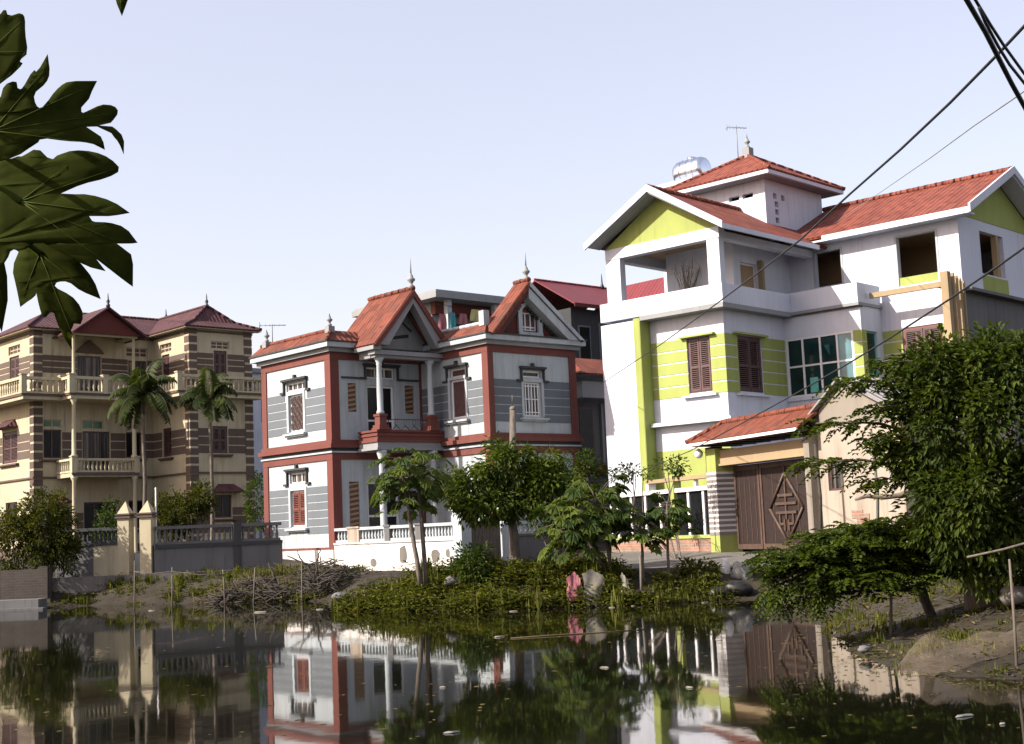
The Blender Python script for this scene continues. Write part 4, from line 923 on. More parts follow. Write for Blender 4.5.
def fence1():
    d = -.16
    F = Frame('garden_wall', -14.62, 43.9, d + PI / 2, .6, label='stained grey and yellow garden wall with dark balustrade left of the yellow gate pillars', cat='garden wall')
    m = MB(); m.box(0, 1.15, 0, .22, .4, 1.80); F.put(m, 'base_wall', 'grey_wall'); m = MB(); m.box(1.152, 1.98, 0, .22, .4, 1.80); F.put(m, 'base_wall', 'cream')
    m = MB(); m.box(-.05, 2.0, -.04, .26, 1.802, 1.88); F.put(m, 'coping', 'dark_trim')
    balustrade(F, [(.16, .11), (1.95, .11)], 1.88, 2.36, 'dark_trim', .13, r=.045)
    m = MB(); m.box(-.12, .12, -.03, .25, .4, 2.40); F.put(m, 'end_post', 'grey_wall')
    for x, lab in ((2.18, 'left one of the two cream gate pillars with pointed caps'), (2.92, 'right one of the two cream gate pillars with pointed caps, beside the long dark wall')):
        c = Vector((-14.62 + x * math.cos(d), 43.9 + x * math.sin(d), 0))
        P = Frame('gate_pillar', c.x, c.y, d + PI / 2, .8, label=lab, cat='pillar', group='cream gate pillars of the brown-banded house')
        m = MB(); m.box(-.19, .19, -.05, .33, .5, 2.62); P.put(m, 'shaft', 'cream')
        m = MB(); m.box(-.25, .25, -.11, .39, 2.622, 2.68); m.box(-.21, .21, -.07, .35, 2.68, 2.72); m.box(-.25, .25, -.11, .39, 2.72, 2.77); P.put(m, 'cap', 'brown_band')
        m = MB(); q = [(-.2, -.06, 2.772), (.2, -.06, 2.772), (.2, .34, 2.772), (-.2, .34, 2.772)]
        for i in range(4): m.add([q[i], q[(i + 1) % 4], (0, .14, 3.16)], [(0, 1, 2)])
        m.add(q, [(3, 2, 1, 0)]); P.put(m, 'spire', 'cream')
    c = Vector((-14.62 + 3.2 * math.cos(d), 43.9 + 3.2 * math.sin(d), 0))
    d = .43
    W = Frame('garden_wall', c.x, c.y, d + PI / 2, .6, label='long dark grey garden wall with weathered balustrade between cream pillars and red-trimmed house', cat='garden wall')
    m = MB(); m.box(0, 4.1, 0, .22, .4, 1.62); W.put(m, 'base_wall', 'grey_wall'); m = MB(); m.box(0, 4.1, -.05, .27, 1.622, 1.74); W.put(m, 'coping', 'dark_trim')
    balustrade(W, [(.1, .11), (2.5, .11)], 1.74, 2.32, 'grey_wall', .17, r=.05); balustrade(W, [(2.75, .11), (4.05, .11)], 1.74, 2.32, 'grey_wall', .17, r=.05)
    m = MB(); m.box(2.5, 2.75, -.03, .25, .4, 2.36); W.put(m, 'post', 'dark_trim')
    # white post board between pillars
    tag_ = Frame('notice_board', -14.62 + 2.5 * math.cos(d), 43.7 + 2.5 * math.sin(d), d + PI / 2, .95, label='small blank white board leaning between the two cream gate pillars', cat='board')
    m = MB(); m.box(-.12, .12, 0, .03, .97, 1.5); tag_.put(m, 'panel', 'white_paint')
    m = MB(); m.box(-.15, -.121, -.01, .04, .95, 1.55); m.box(.121, .15, -.01, .04, .95, 1.55); tag_.put(m, 'frame', 'wood_old')
    Y = Frame('flag_pole', c.x - .02, c.y + .3, d + PI / 2, .9, label='thin white pole standing just right of the cream gate pillars', cat='pole')
    m = MB(); m.tube([(0, 0, .9), (0, 0, 3.5)], [.03, .02], 8); Y.put(m, 'shaft', 'white_paint'); m = MB(); m.lathe(0, 0, [(.01, 3.49), (.035, 3.52), (.01, 3.56)], 8); Y.put(m, 'knob', 'white_paint')
    # low old brick wall by the water, far left
    L = Frame('brick_wall', -18.2, 41.9, PI / 2 + .03, .3, label='low crumbling brick wall at the water edge on the far left', cat='wall')
    m = MB(); m.box(-3, 3.9, 0, .22, .2, 1.16); L.put(m, 'brickwork', 'brick_old')
    for x in (-1.2, .4, 2.0, 3.6): m = MB(); m.box(x, x + .26, -.06, .28, .2, 1.24); L.put(m, 'pier', 'brick_old')
    m = MB(); m.box(-3.02, 3.95, -.10, .32, .05, .26); L.put(m, 'footing', 'brick_old')
fence1()

# ================================================================== buildings further back
def back():
    F = Frame('red_roofed_house', 1.15, 61.5, 2.31, 1.2, label='dark house under long red sheet roof between the red-trimmed and lime green houses', cat='house')
    # ridge along b then turning forward
    m = MB(); m.box(2.6, 7.2, .3, 4.4, 1.2, 12.0); F.put(m, 'wall', 'dark_trim')
    m = MB(); m.slab([(2.35, -.2, 12.15), (7.2, -.2, 12.15), (7.2, 2.4, 13.65), (2.35, 2.4, 13.65)], .06); m.slab([(2.35, 5, 12.15), (2.35, 2.4, 13.65), (7.2, 2.4, 13.65), (7.2, 5, 12.15)], .06); rf = F.put(m, 'roof', 'metal_red'); ridge(F, (2.35, 2.4, 13.67), (7.2, 2.4, 13.67), .06, 'metal_red', parent=rf)
    m = MB(); m.box(2.35, 7.2, -.25, -.2, 11.97, 12.15); F.put(m, 'fascia', 'maroon', rf)
    m = MB(); m.slab([(6.1, 2.3, 12.3), (6.1, -6.5, 12.3), (7.3, -6.5, 13.6), (7.3, 2.3, 13.6)], .06); F.put(m, 'side_roof', 'metal_red')
    m = MB(); m.box(7.22, 9.6, -6.3, 2.4, 1.2, 12.2); F.put(m, 'wing_wall', 'dark_trim')
    m = MB(); m.lathe(7.0, 2.4, [(.12, 13.62), (.10, 13.77), (.05, 13.87), (.01, 14.4)], 8); F.put(m, 'finial', 'iron', rf)
    for b0, b1, z0, z1 in ((4.4, 5.2, 9.4, 11.4), (3.0, 3.8, 9.4, 11.2), (5.5, 6.2, 9.3, 11.4), (4.2, 5.4, 5.2, 7.4)):
        m = MB(); m.box(b0, b1, .24, .298, z0, z1); w = F.put(m, 'window', 'grey_clad'); m = MB(); m.box(b0 + .08, b1 - .08, .225, .239, z0 + .08, z1 - .08); F.put(m, 'pane', 'glass_dark', w)
    m = MB(); m.box(2.6, 7.2, .1, .298, 8.3, 8.7); F.put(m, 'storey_band', 'maroon')
    P = Frame('side_porch', 2.75, 50.5, 2.31, 1.0, label='narrow dark porch with small orange hipped canopy in the gap left of the white house', cat='porch')
    m = MB(); m.box(-.9, 1.6, .3, .6, 1.0, 7.3); P.put(m, 'wall', 'grey_wall')
    m = MB(); m.slab([(-1.3, -1.1, 7.25), (1.7, -1.1, 7.25), (1.7, .3, 8.0), (-.5, .3, 8.0)], .07); m.slab([(-1.3, -1.1, 7.25), (-.5, .3, 8.0), (-1.3, .3, 7.25)], .07); P.put(m, 'canopy', 'tile_or')
    m = MB(); m.box(-.95, 1.6, -.7, .3, 6.4, 7.0); P.put(m, 'balcony', 'soffit')
    m = MB(); m.box(-.35, .55, .24, .299, 4.3, 6.2); d_ = P.put(m, 'door', 'wood'); m = MB(); m.box(-.25, .45, .225, .239, 4.4, 6.1); P.put(m, 'pane', 'glass_dark', d_)
    m = MB(); m.box(-1.1, 1.6, .1, .298, 3.7, 4.0); P.put(m, 'storey_band', 'maroon')
    m = MB(); m.box(.9, 1.0, .2, .299, 4.1, 6.3); P.put(m, 'drain_pipe', 'soffit')
    W = Frame('flat_roofed_house', -3.18, 60, 2.31, 1.2, label='white flat roofed house behind the red-trimmed roofs with washing under its eave', cat='house')
    m = MB(); m.box(-.35, 5.6, -.35, 6, 12.1, 12.36); m.box(-.28, 5.5, -.28, 5.9, 12.361, 12.46); W.put(m, 'roof_slab', 'soffit')
    m = MB(); m.box(-.352, -.35, -.35, 6, 12.1, 12.46); 
    m = MB(); m.box(.4, 5.4, .9, 5.6, 1.2, 12.098); W.put(m, 'wall', 'soffit'); m = MB(); m.box(.35, 5.4, .6, .9, 11.55, 12.09); W.put(m, 'lintel', 'red_trim')
    for b in (.5, 3.3): m = MB(); m.box(b, b + .25, -.1, .15, 8.5, 12.098); W.put(m, 'column', 'white')
    m = MB(); m.box(-.1, 5.4, -.15, .9, 8.3, 8.5); W.put(m, 'balcony_slab', 'soffit'); m = MB(); m.box(1.4, 2.3, .84, .898, 9.0, 11.2); W.put(m, 'door', 'wood')
    for x, z, w, h, mt, lab in ((.15, 11.4, .34, .75, 'cloth_rose', 'rose garment hanging at the left end of the washing under the flat roof'), (.72, 11.5, .28, .95, 'cloth_teal', 'dark teal garment on the washing line under the flat roof'), (1.35, 11.5, .36, .5, 'cloth_rose', 'small rose towel on the washing line between teal and yellow garments'), (2.1, 11.75, .48, .55, 'cloth_yellow', 'pale yellow garment on the washing line under the flat roof'), (2.62, 11.8, .42, .85, 'cloth_mauve', 'mauve garment on the washing line beside the yellow one')):
        c = W.world(-.15, x); G = Frame('garment', c.x, c.y, 2.31, z - h, label=lab, cat='laundry', group='washing hung under the flat roof')
        m = MB(); n = 7
        vs = [(w * (i / (n - 1) - .5) * (1 + .12 * j), .03 * math.sin(i * 1.7 + j) * (j + .3), z - h * j / 3) for j in range(4) for i in range(n)]
        vs2 = [(x_, y_ + .015, z_) for x_, y_, z_ in vs]
        fs = [(j * n + i, j * n + i + 1, (j + 1) * n + i + 1, (j + 1) * n + i) for j in range(3) for i in range(n - 1)]
        m.add(vs, fs, True); m.add(vs2, [f[::-1] for f in fs], True); G.put(m, 'cloth', mt)
    m = MB(); m.tube([(-.1, -.15, 11.82), (1.5, -.15, 11.74), (3.4, -.15, 11.82)], .012, 5); W.put(m, 'washing_line', 'cable')
    Q = Frame('pale_house', -15.2, 75, 2.31, 1.2, label='pale bluish house seen in the gap between the cream and red-trimmed houses', cat='house')
    m = MB(); m.box(.3, 2.1, -.6, 6, 1.2, 11.0); Q.put(m, 'wall', 'white_clean'); m = MB(); m.box(.1, 2.3, -.8, 6.2, 11.002, 11.25); Q.put(m, 'roof', 'soffit')
    m = MB(); m.box(1.2, 1.8, -.64, -.601, 8.3, 9.6); w = Q.put(m, 'window', 'grey_clad'); m = MB(); m.box(1.26, 1.74, -.655, -.641, 8.36, 9.54); Q.put(m, 'pane', 'glass_dark', w)
back()
# ================================================================== terrain, water
SH = [(-90, 44.5), (-30, 43.2), (-16.2, 41.5), (-14.6, 41.1), (-13.4, 42.0), (-12.4, 41.6), (-9.4, 40.2), (-7.3, 39.2), (-5.5, 38.2), (-4.9, 35), (-4.25, 32.8), (-2.3, 30.9), (-.5, 29.7), (.8, 29.9), (2.5, 29.5), (3.8, 29.9), (5.0, 30.2), (5.2, 27.5), (4.9, 24), (4.5, 20.5), (4.0, 17.2), (3.95, 15.4), (4.3, 14.3), (4.9, 13.6), (6.2, 13.0), (9, 12.2), (22, 9), (90, 5), (90, -.6), (40, -.8), (6, -.7), (-6, -.5), (-90, -1.0)]
def seg_d(p, a, b):
    ax, ay = a; bx, by = b; dx, dy = bx - ax, by - ay
    t = max(0, min(1, ((p[0] - ax) * dx + (p[1] - ay) * dy) / (dx * dx + dy * dy)))
    return math.hypot(p[0] - ax - t * dx, p[1] - ay - t * dy)
def shore(x, y):
    d = min(seg_d((x, y), SH[i], SH[(i + 1) % len(SH)]) for i in range(len(SH)))
    ins = False
    for i in range(len(SH)):
        (x0, y0), (x1, y1) = SH[i], SH[(i + 1) % len(SH)]
        if (y0 > y) != (y1 > y) and x < (x1 - x0) * (y - y0) / (y1 - y0) + x0: ins = not ins
    return -d if ins else d
def ground_z(x, y):
    d = shore(x, y)
    if d < 0: return max(-1.2, d * .5) - .02
    top = .62
    if y > 43: top = .62 + min(.75, (y - 43) * .10)
    if x > 3 and y < 28: top = .46
    if y < 10 and d > 0 and y < 5: top = .45
    s = min(1, d / (1.6 if not (x > 3 and y < 28) else 2.6)); s = s * s * (3 - 2 * s)
    h = top * s + .02
    h += .09 * noise.noise(Vector((x * .6, y * .6, 0))) * s + .035 * noise.noise(Vector((x * 2.3, y * 2.3, 3))) * min(1, d)
    return h
def axis(lo, hi, f0, f1, fine, grow=1.22):
    v = []; x = f0
    while x <= f1: v.append(x); x += fine
    s = fine; x = v[-1]
    while x < hi: s *= grow; x += s; v.append(min(x, hi))
    s = fine; x = f0
    while x > lo: s *= grow; x -= s; v.insert(0, max(x, lo))
    return v
def terrain():
    xs = axis(-900, 900, -20, 12, .33); ys = axis(-400, 1500, 11, 48, .33)
    vs = [(x, y, ground_z(x, y) if abs(x) < 90 and -10 < y < 110 else (1.3 if y > 0 else .5)) for y in ys for x in xs]
    n = len(xs); fs = [(j * n + i, j * n + i + 1, (j + 1) * n + i + 1, (j + 1) * n + i) for j in range(len(ys) - 1) for i in range(n - 1)]
    me = bpy.data.meshes.new('ground'); me.from_pydata(vs, [], fs); me.polygons.foreach_set('use_smooth', [True] * len(fs))
    m, nt, b = nmat('bank_soil'); v = coords(nt)
    n1 = noise_tex(nt, v, .8, 8, .65); n2 = noise_tex(nt, v, 7, 6, .7)
    c = ramp(nt, n1, [(.3, (.012, .010, .007)), (.5, (.027, .022, .015)), (.7, (.055, .046, .034))]).outputs[0]
    c = mixc(nt, ramp(nt, n2, [(.5, (0, 0, 0)), (.72, (1, 1, 1))]).outputs[0], c, (.04, .033, .024))
    sx = N(nt, 'ShaderNodeSeparateXYZ'); nt.links.new(v, sx.inputs[0])
    wet = math_n(nt, 'MULTIPLY_ADD', sx.outputs[2], -9.0); wet.node.inputs[2].default_value = 1.15; wet.node.use_clamp = True
    c = mixc(nt, math_n(nt, 'MULTIPLY', wet, .65), c, (.022, .018, .013))
    nt.links.new(c, b.inputs['Base Color']); b.inputs['Roughness'].default_value = .92; b.inputs['Specular IOR Level'].default_value = .2
    bump(nt, b, n2, .05, .8); me.materials.append(m)
    o = bpy.data.objects.new('ground', me); COL.objects.link(o); tag(o, 'bare brown earth banks around the pond', 'ground', kind='structure')
    # water
    me = bpy.data.meshes.new('water'); me.from_pydata([(-95, -3, 0), (95, -3, 0), (95, 50, 0), (-95, 50, 0)], [], [(0, 1, 2, 3)])
    m, nt, b = nmat('pond_water'); v = coords(nt)
    n1 = noise_tex(nt, v, .35, 4)
    nt.links.new(ramp(nt, n1, [(.35, (.0028, .0034, .0016)), (.65, (.006, .0062, .0032))]).outputs[0], b.inputs['Base Color'])
    b.inputs['Roughness'].default_value = .035; b.inputs['IOR'].default_value = 1.33; b.inputs['Specular IOR Level'].default_value = .5
    vs_ = coords(nt, (1.0, .55, 1)); a1 = noise_tex(nt, vs_, 1.6, 3, .5); a2 = noise_tex(nt, vs_, 7, 2, .5)
    msk = ramp(nt, noise_tex(nt, v, .22, 3), [(.42, (.15, .15, .15)), (.62, (1, 1, 1))]).outputs[0]
    h = math_n(nt, 'ADD', math_n(nt, 'MULTIPLY', a1, .9), math_n(nt, 'MULTIPLY', math_n(nt, 'MULTIPLY', a2, .16), msk))
    bump(nt, b, h, .006, .22); me.materials.append(m)
    o = bpy.data.objects.new('water', me); COL.objects.link(o); tag(o, 'still dark green pond mirroring the houses', 'pond', kind='structure')
terrain()
def flat_poly(name, pts, z, t, mat, **kw):
    m = MB(); m.prism([(x, y, z - t) for x, y in pts], (0, 0, t)); o = m.build(name, mat); return tag(o, **kw)
# raw concrete bank below the glazed fence, and the concrete strip on the far left
def banks():
    m = MB(); d = Vector((math.cos(FTH), math.sin(FTH), 0)); nn = Vector((-d.y, d.x, 0)) * 1
    # sloped apron: top along the fence line, toe nearer the pond
    T = []
    for t in (-4.2, -1, 2, 5, 7.4):
        p = Vector((FX, FY, 0)) + d * t; T.append(p)
    toe = [Vector((5.9, 31.0, .62)), Vector((5.0, 31.4, .66)), Vector((4.0, 31.9, .66)), Vector((2.9, 32.5, .66)), Vector((2.0, 33.4, .68))]
    vs = [(p.x - .15, p.y - .3, .86) for p in T] + [tuple(p) for p in toe] + [(p.x + .5, p.y + .6, .84) for p in T] + [(p.x, p.y + .6, -.4) for p in toe]
    n = 5; fs = [(i, n + i, n + i + 1, i + 1) for i in range(n - 1)] + [(i, i + 1, 2 * n + i + 1, 2 * n + i) for i in range(n - 1)] + [(n + i, 3 * n + i, 3 * n + i + 1, n + i + 1) for i in range(n - 1)]
    m.add(vs, fs); tag(m.build('concrete_bank', 'concrete'), 'sloping raw concrete apron below the glazed front fence', 'bank', kind='structure')
    m = MB(); m.prism([(-24, 40.9, 0), (-14.2, 40.75, 0), (-14.2, 41.5, 0), (-24, 41.6, 0)], (0, 0, .30)); m.prism([(-24, 40.7, -.3), (-14.0, 40.55, -.3), (-14.0, 40.95, -.3), (-24, 41.1, -.3)], (0, 0, .36)); tag(m.build('concrete_ledge', 'grey_wall'), 'pale concrete ledge at the waterline on the far left', 'ledge', kind='structure')
    m = MB(); m.prism([(-14.6, 42.6, .3), (-10.3, 43.3, .3), (-8.9, 44.0, .3), (-9.2, 45.2, .3), (-14.8, 43.9, .3)], (0, 0, .55)); tag(m.build('doorstep_terrace', 'concrete'), 'dark concrete terrace in front of the cream gate pillars', 'terrace', kind='structure')
banks()
# ================================================================== vegetation
def V(*a): return Vector(a)
def rdir(r):
    while 1:
        v = V(r.uniform(-1, 1), r.uniform(-1, 1), r.uniform(-1, 1))
        if .05 < v.length < 1: return v.normalized()
def leaf(mb, p, d, up, l, w, tint, fold=.25, droop=.15):
    d = d.normalized(); s = d.cross(up)
    if s.length < .05: s = d.cross(V(1, .3, .2))
    s.normalize(); n = s.cross(d)
    a = p + d * (l * .45) + s * w * .5 + n * fold * w; b = p + d * (l * .45) - s * w * .5 + n * fold * w
    t = p + d * l - n * droop * l
    mb.add([p, a, t, b], [(0, 1, 2), (0, 2, 3)], tint=tint)
def clump_crown(mb, blobs, nclump, per, rc, l, w, r, gravity=.5, shell=.55, light_var=.35):
    """blobs: (centre, radii, weight)"""
    tot = sum(b[2] for b in blobs)
    for _ in range(nclump):
        x = r.random() * tot
        for c, rad, wt in blobs:
            x -= wt
            if x <= 0: break
        u = rdir(r); k = shell + (1 - shell) * r.random() ** .7
        cc = V(c[0] + u.x * rad[0] * k, c[1] + u.y * rad[1] * k, c[2] + u.z * rad[2] * k)
        base = r.random() * .6
        rr = rc * r.uniform(.6, 1.35)
        nn = int(per * r.uniform(.6, 1.4))
        for i in range(nn):
            v = rdir(r); q = cc + v * rr * (r.random() ** .5)
            d = (v * .8 + u * .7 + V(0, 0, -gravity) + rdir(r) * .45)
            leaf(mb, q, d, V(0, 0, 1) + rdir(r) * .5, l * r.uniform(.65, 1.25), w * r.uniform(.7, 1.2), min(1, max(0, base + r.uniform(-.1, light_var))))
def spray(mb, p, d, length, n, ll, lw, r, base, droop=.3):
    """pinnate spray: leaflets in pairs along a drooping stalk"""
    d = d.normalized(); side = d.cross(V(0, 0, 1)); side = side.normalized() if side.length > .05 else V(1, 0, 0)
    for i in range(n):
        t = (i + 1) / n; q = p + d * length * t + V(0, 0, -droop * length * t * t)
        for s in (-1, 1):
            leaf(mb, q, side * s + d * .55 + V(0, 0, -.15) + rdir(r) * .25, V(0, 0, 1), ll * (1.15 - .4 * t) * r.uniform(.8, 1.2), lw, min(1, max(0, base + r.uniform(-.15, .3))))
def limb(mb, pts, r0, r1, n=7, wob=.03, r=R):
    P = [V(*p) for p in pts]; out = []
    for i in range(len(P) - 1):
        for k in range(4): out.append(P[i].lerp(P[i + 1], k / 4) + rdir(r) * wob * (0 if i + k == 0 else 1))
    out.append(P[-1]); m = len(out)
    mb.tube(out, [r0 + (r1 - r0) * i / (m - 1) for i in range(m)], n)
def plant(name, loc, label, cat, crown, cm, trunk=None, tm='bark', group=None, cname='crown'):
    root = empty(name, loc, label=label, cat=cat); 
    if group: root['group'] = group
    L = V(*loc)
    def place(mb, nm, mt, tint):
        o = mb.build(nm, mt, origin=loc, uv=False, tint=tint); o.location = (0, 0, 0); o.parent = root; return o
    if trunk: place(trunk, 'trunk', tm, False)
    place(crown, cname, cm, True); return root
def gz(x, y): return ground_z(x, y)

# ---- big leafy tree on the right bank
def big_tree():
    r = random.Random(3); x, y = 6.05, 18.4; z = gz(x, y)
    t = MB(); limb(t, [(x, y, z - .2), (x - .05, y, z + .7), (x + .1, y + .1, z + 1.6)], .20, .13, 10, .02, r)
    tips = [(4.5, 17.6, 2.5), (5.3, 17.3, 3.3), (6.3, 17.6, 3.6), (7.4, 17.6, 3.3), (7.7, 18.5, 2.4), (5.2, 18.6, 2.9), (6.4, 19.3, 3.2), (4.6, 18.8, 1.9)]
    for q in tips:
        s = (x + .05 + r.uniform(-.1, .1), y + .1, z + r.uniform(.8, 1.6)); mid = tuple((s[i] + q[i]) / 2 + (0, 0, .15)[i] for i in range(3)); limb(t, [s, mid, q], .075, .02, 6, .05, r)
    c = MB()
    blobs = [((6.2, 17.5, 2.75), (1.25, 1.0, .9), 5), ((5.75, 17.2, 1.25), (.6, .45, .3), 1.0), ((5.3, 17.4, 2.6), (.55, .6, .7), 1.8), ((5.6, 17.5, 3.35), (.7, .7, .42), 2), ((6.35, 17.4, 3.45), (.75, .7, .45), 2), ((7.2, 17.6, 3.3), (.9, .9, .6), 2.5), ((7.6, 17.3, 2.3), (1.0, .9, .8), 2.5), ((6.2, 16.9, 1.85), (1.25, .6, .5), 3), ((5.35, 17.1, 1.75), (.5, .5, .4), 1.3), ((6.5, 17.6, 1.0), (1.0, .5, .35), 1.6), ((7.6, 17.2, .95), (.9, .5, .4), 1.6), ((7.4, 16.9, 1.55), (.7, .6, .45), 1.4), ((6.3, 19.0, 2.9), (1.2, .8, .8), 1.5), ((6.9, 17.2, 1.35), (1.1, .5, .45), 2.2), ((5.6, 17.2, 1.55), (.7, .5, .35), 1.2), ((7.6, 16.8, 2.6), (.8, .7, .9), 2), ((7.2, 18.9, 1.6), (1.3, .6, .8), 1.6)]
    clump_crown(c, blobs, 330, 105, .25, .115, .058, r, .5, .62); clump_crown(c, blobs, 190, 34, .22, .10, .055, r, .15, .98, .3)
    # hanging fringe clumps
    for _ in range(60):
        b = r.choice(blobs); u = rdir(r); u.y = -abs(u.y); q = V(b[0][0] + u.x * b[1][0], b[0][1] + u.y * b[1][1], b[0][2] + u.z * b[1][2]); tb = r.random() * .9
        for k in range(20): leaf(c, q + V(r.gauss(0, .06), r.gauss(0, .06), -r.random() * .28), V(r.uniform(-.6, .6), r.uniform(-.6, .6), -1), V(0, -1, .3), .10, .042, min(1, tb + r.uniform(-.1, .2)))
    # feathery side branches reaching left
    for q, L_, n in (((4.95, 17.4, 3.36), .95, 9), ((4.7, 17.4, 2.84), 1.05, 9), ((4.62, 17.3, 2.34), 1.1, 10), ((4.95, 17.3, 2.1), .6, 6), ((5.0, 17.3, 3.0), .6, 7), ((5.0, 17.3, 2.6), .6, 7), ((5.2, 17.5, 3.6), .55, 6)):
        limb(t, [(5.3, 17.6, q[2] - .2), q, (q[0] - L_ * .85, q[1] - .1, q[2] + .02)], .03, .008, 5, .03, r)
        for k in range(n * 4):
            f = r.random(); p = V(q[0] - L_ * .95 * f, q[1] + r.uniform(-.25, .2), q[2] + r.uniform(-.05, .07))
            spray(c, p, V(-1 * r.uniform(.2, 1), r.uniform(-1, .6), r.uniform(-.35, .35)), r.uniform(.18, .34), 6, .10, .046, r, .1 + r.random() * .6, .4)
    plant('tree', (x, y, z), 'big dense leafy tree on the right bank in front of the lime green house', 'tree', c, 'l_mango', t)
big_tree()
# ---- low spreading shrub-tree leaning over the right bank
def low_tree():
    r = random.Random(11); x, y = 5.62, 19.0; z = gz(x, y)
    t = MB(); limb(t, [(x, y, z - .15), (5.42, 19.0, z + .55), (5.15, 18.9, 1.05)], .075, .05, 8, .01, r)
    for q in ((3.5, 18.7, 1.05), (3.9, 18.6, 1.35), (4.5, 18.6, 1.5), (4.9, 18.3, 1.25), (5.6, 18.7, 1.35), (4.2, 18.2, .95)): limb(t, [(5.15, 18.9, 1.05), ((5.15 + q[0]) / 2, q[1], (1.05 + q[2]) / 2 + .1), q], .035, .01, 6, .04, r)
    c = MB()
    layers = [((4.75, 18.4, 1.62), .75, .5, 50), ((4.2, 18.1, 1.42), .8, .5, 55), ((3.9, 18.2, 1.2), 1.0, .5, 60), ((5.3, 18.3, 1.15), .7, .5, 50), ((4.3, 17.9, .95), .75, .4, 45), ((4.55, 18.5, 1.52), .95, .55, 90), ((4.1, 18.5, 1.30), 1.15, .6, 110), ((3.95, 18.4, 1.08), .85, .5, 85), ((4.9, 18.4, 1.25), 1.0, .6, 95), ((4.7, 18.2, 1.02), .8, .4, 60), ((5.7, 18.5, 1.32), .75, .5, 60), ((3.7, 18.4, .90), .5, .4, 28), ((4.35, 18.2, .82), .55, .3, 24)]
    for (cx, cy, cz), rx, ry, n in layers:
        cx += .2; cz -= .05
        for _ in range(int(n * 2.6)):
            a = r.random() * 2 * PI; k = r.random() ** .6; p = V(cx + rx * k * math.cos(a), cy + ry * k * math.sin(a), cz + r.gauss(0, .05) - .07 * k)
            spray(c, p, V(math.cos(a) * .8 + r.uniform(-.6, .6), math.sin(a) * .8 + r.uniform(-.6, .6) - .2, r.uniform(-.1, .35)), r.uniform(.16, .28), 6, .09, .05, r, r.random() * .65, .30)
    for k in range(80):
        p = V(3.25 + r.random() * .9, 18.3 + r.uniform(-.4, .2), .62 + r.random() * .3); spray(c, p, V(r.uniform(-.9, .1), -.4, -.5), .28, 6, .09, .045, r, r.random() * .6, .3)
    plant('leaning_tree', (x, y, z), 'low spreading tree with a dark leaning trunk over the water on the right bank', 'tree', c, 'l_low', t, 'bark_dark')
low_tree()
# ---- papaya trees on the middle bank
def palmate(mb, c, nrm, fwd, rad, r, tint, lobes=9):
    nrm = nrm.normalized(); f = (fwd - nrm * fwd.dot(nrm)).normalized(); s = nrm.cross(f)
    for i in range(lobes):
        a = (i - (lobes - 1) / 2) * (2.5 / (lobes - 1)) * 2 * .95
        L_ = rad * (1 - .35 * abs(a) / 2.5) * r.uniform(.85, 1.1); d = f * math.cos(a) + s * math.sin(a); e = f * -math.sin(a) + s * math.cos(a)
        w = L_ * .20; drop = -nrm * L_ * .18 + V(0, 0, -L_ * .16)
        p1 = c + d * L_ * .5
        mb.add([c, p1 + e * w * .6, c + d * L_ * .62 + e * w * 1.7 + drop * .5, c + d * L_ * .8 + e * w * .4 + drop * .6, c + d * L_ + drop, c + d * L_ * .8 - e * w * .4 + drop * .6, c + d * L_ * .62 - e * w * 1.7 + drop * .5, p1 - e * w * .6],
               [(0, 1, 3, 4), (1, 2, 3), (0, 4, 5, 7), (7, 5, 6)], tint=min(1, max(0, tint + r.uniform(-.08, .08))))
def papaya(name, stems, label, seed, n=22, rad=.42, pet=.55, spread=1.0, cm='l_pap', group=None):
    r = random.Random(seed); t = MB(); c = MB(); base = stems[0][0]
    for st in stems:
        limb(t, st, .058 if n > 40 else .036, .04 if n > 40 else .026, 8, .008, r)
        top = V(*st[-1])
        for k in range(n):
            a = k * 2.4 + r.uniform(-.3, .3); el = r.uniform(-.75, .9); L_ = pet * r.uniform(.6, 1.25) * spread
            d = V(math.cos(a) * math.cos(el), math.sin(a) * math.cos(el), math.sin(el)); h = top + V(0, 0, -r.random() * .45)
            q = h + d * L_ + V(0, 0, -.08 * L_); t.tube([h, h + d * L_ * .5 + V(0, 0, .04), q], .007, 4)
            palmate(c, q, V(d.x * .55, d.y * .55, .8) + rdir(r) * .35, d + V(0, 0, -.5), rad * r.uniform(.7, 1.15), r, r.random() * .75)
    return plant(name, base, label, 'papaya tree', c, cm, t, 'bark')
papaya('papaya_tree', [[(-2.28, 31.5, .55), (-2.42, 31.5, 1.7), (-2.62, 31.5, 3.1)], [(-2.16, 31.6, .55), (-2.2, 31.6, 1.7), (-2.28, 31.6, 3.3)]], 'twin-stemmed papaya tree in front of the white balustrade wall', 5, 52, .28, .58, 1.25)
papaya('papaya_tree', [[(1.95, 31.0, .45), (2.0, 31, 1.2), (1.75, 31, 2.35)], [(1.99, 31.05, .45), (1.6, 30.9, 1.3), (1.3, 30.8, 1.95)]], 'bushy large-leaved papaya tree left of the glazed fence', 6, 80, .30, .60, 1.15, 'l_mid')
papaya('papaya_sapling', [[(2.72, 30.9, .25), (2.74, 30.9, 1.3), (2.72, 30.9, 1.95)]], 'slim pale-stemmed papaya sapling in front of the glazed fence', 8, 30, .26, .50)
papaya('papaya_sapling', [[(3.30, 31.0, .35), (3.32, 31.0, 1.3), (3.36, 31.0, 2.2)]], 'taller dark-leaved sapling before the glazed fence, right of the pale-stemmed one', 9, 30, .28, .50, 1, 'l_dark')
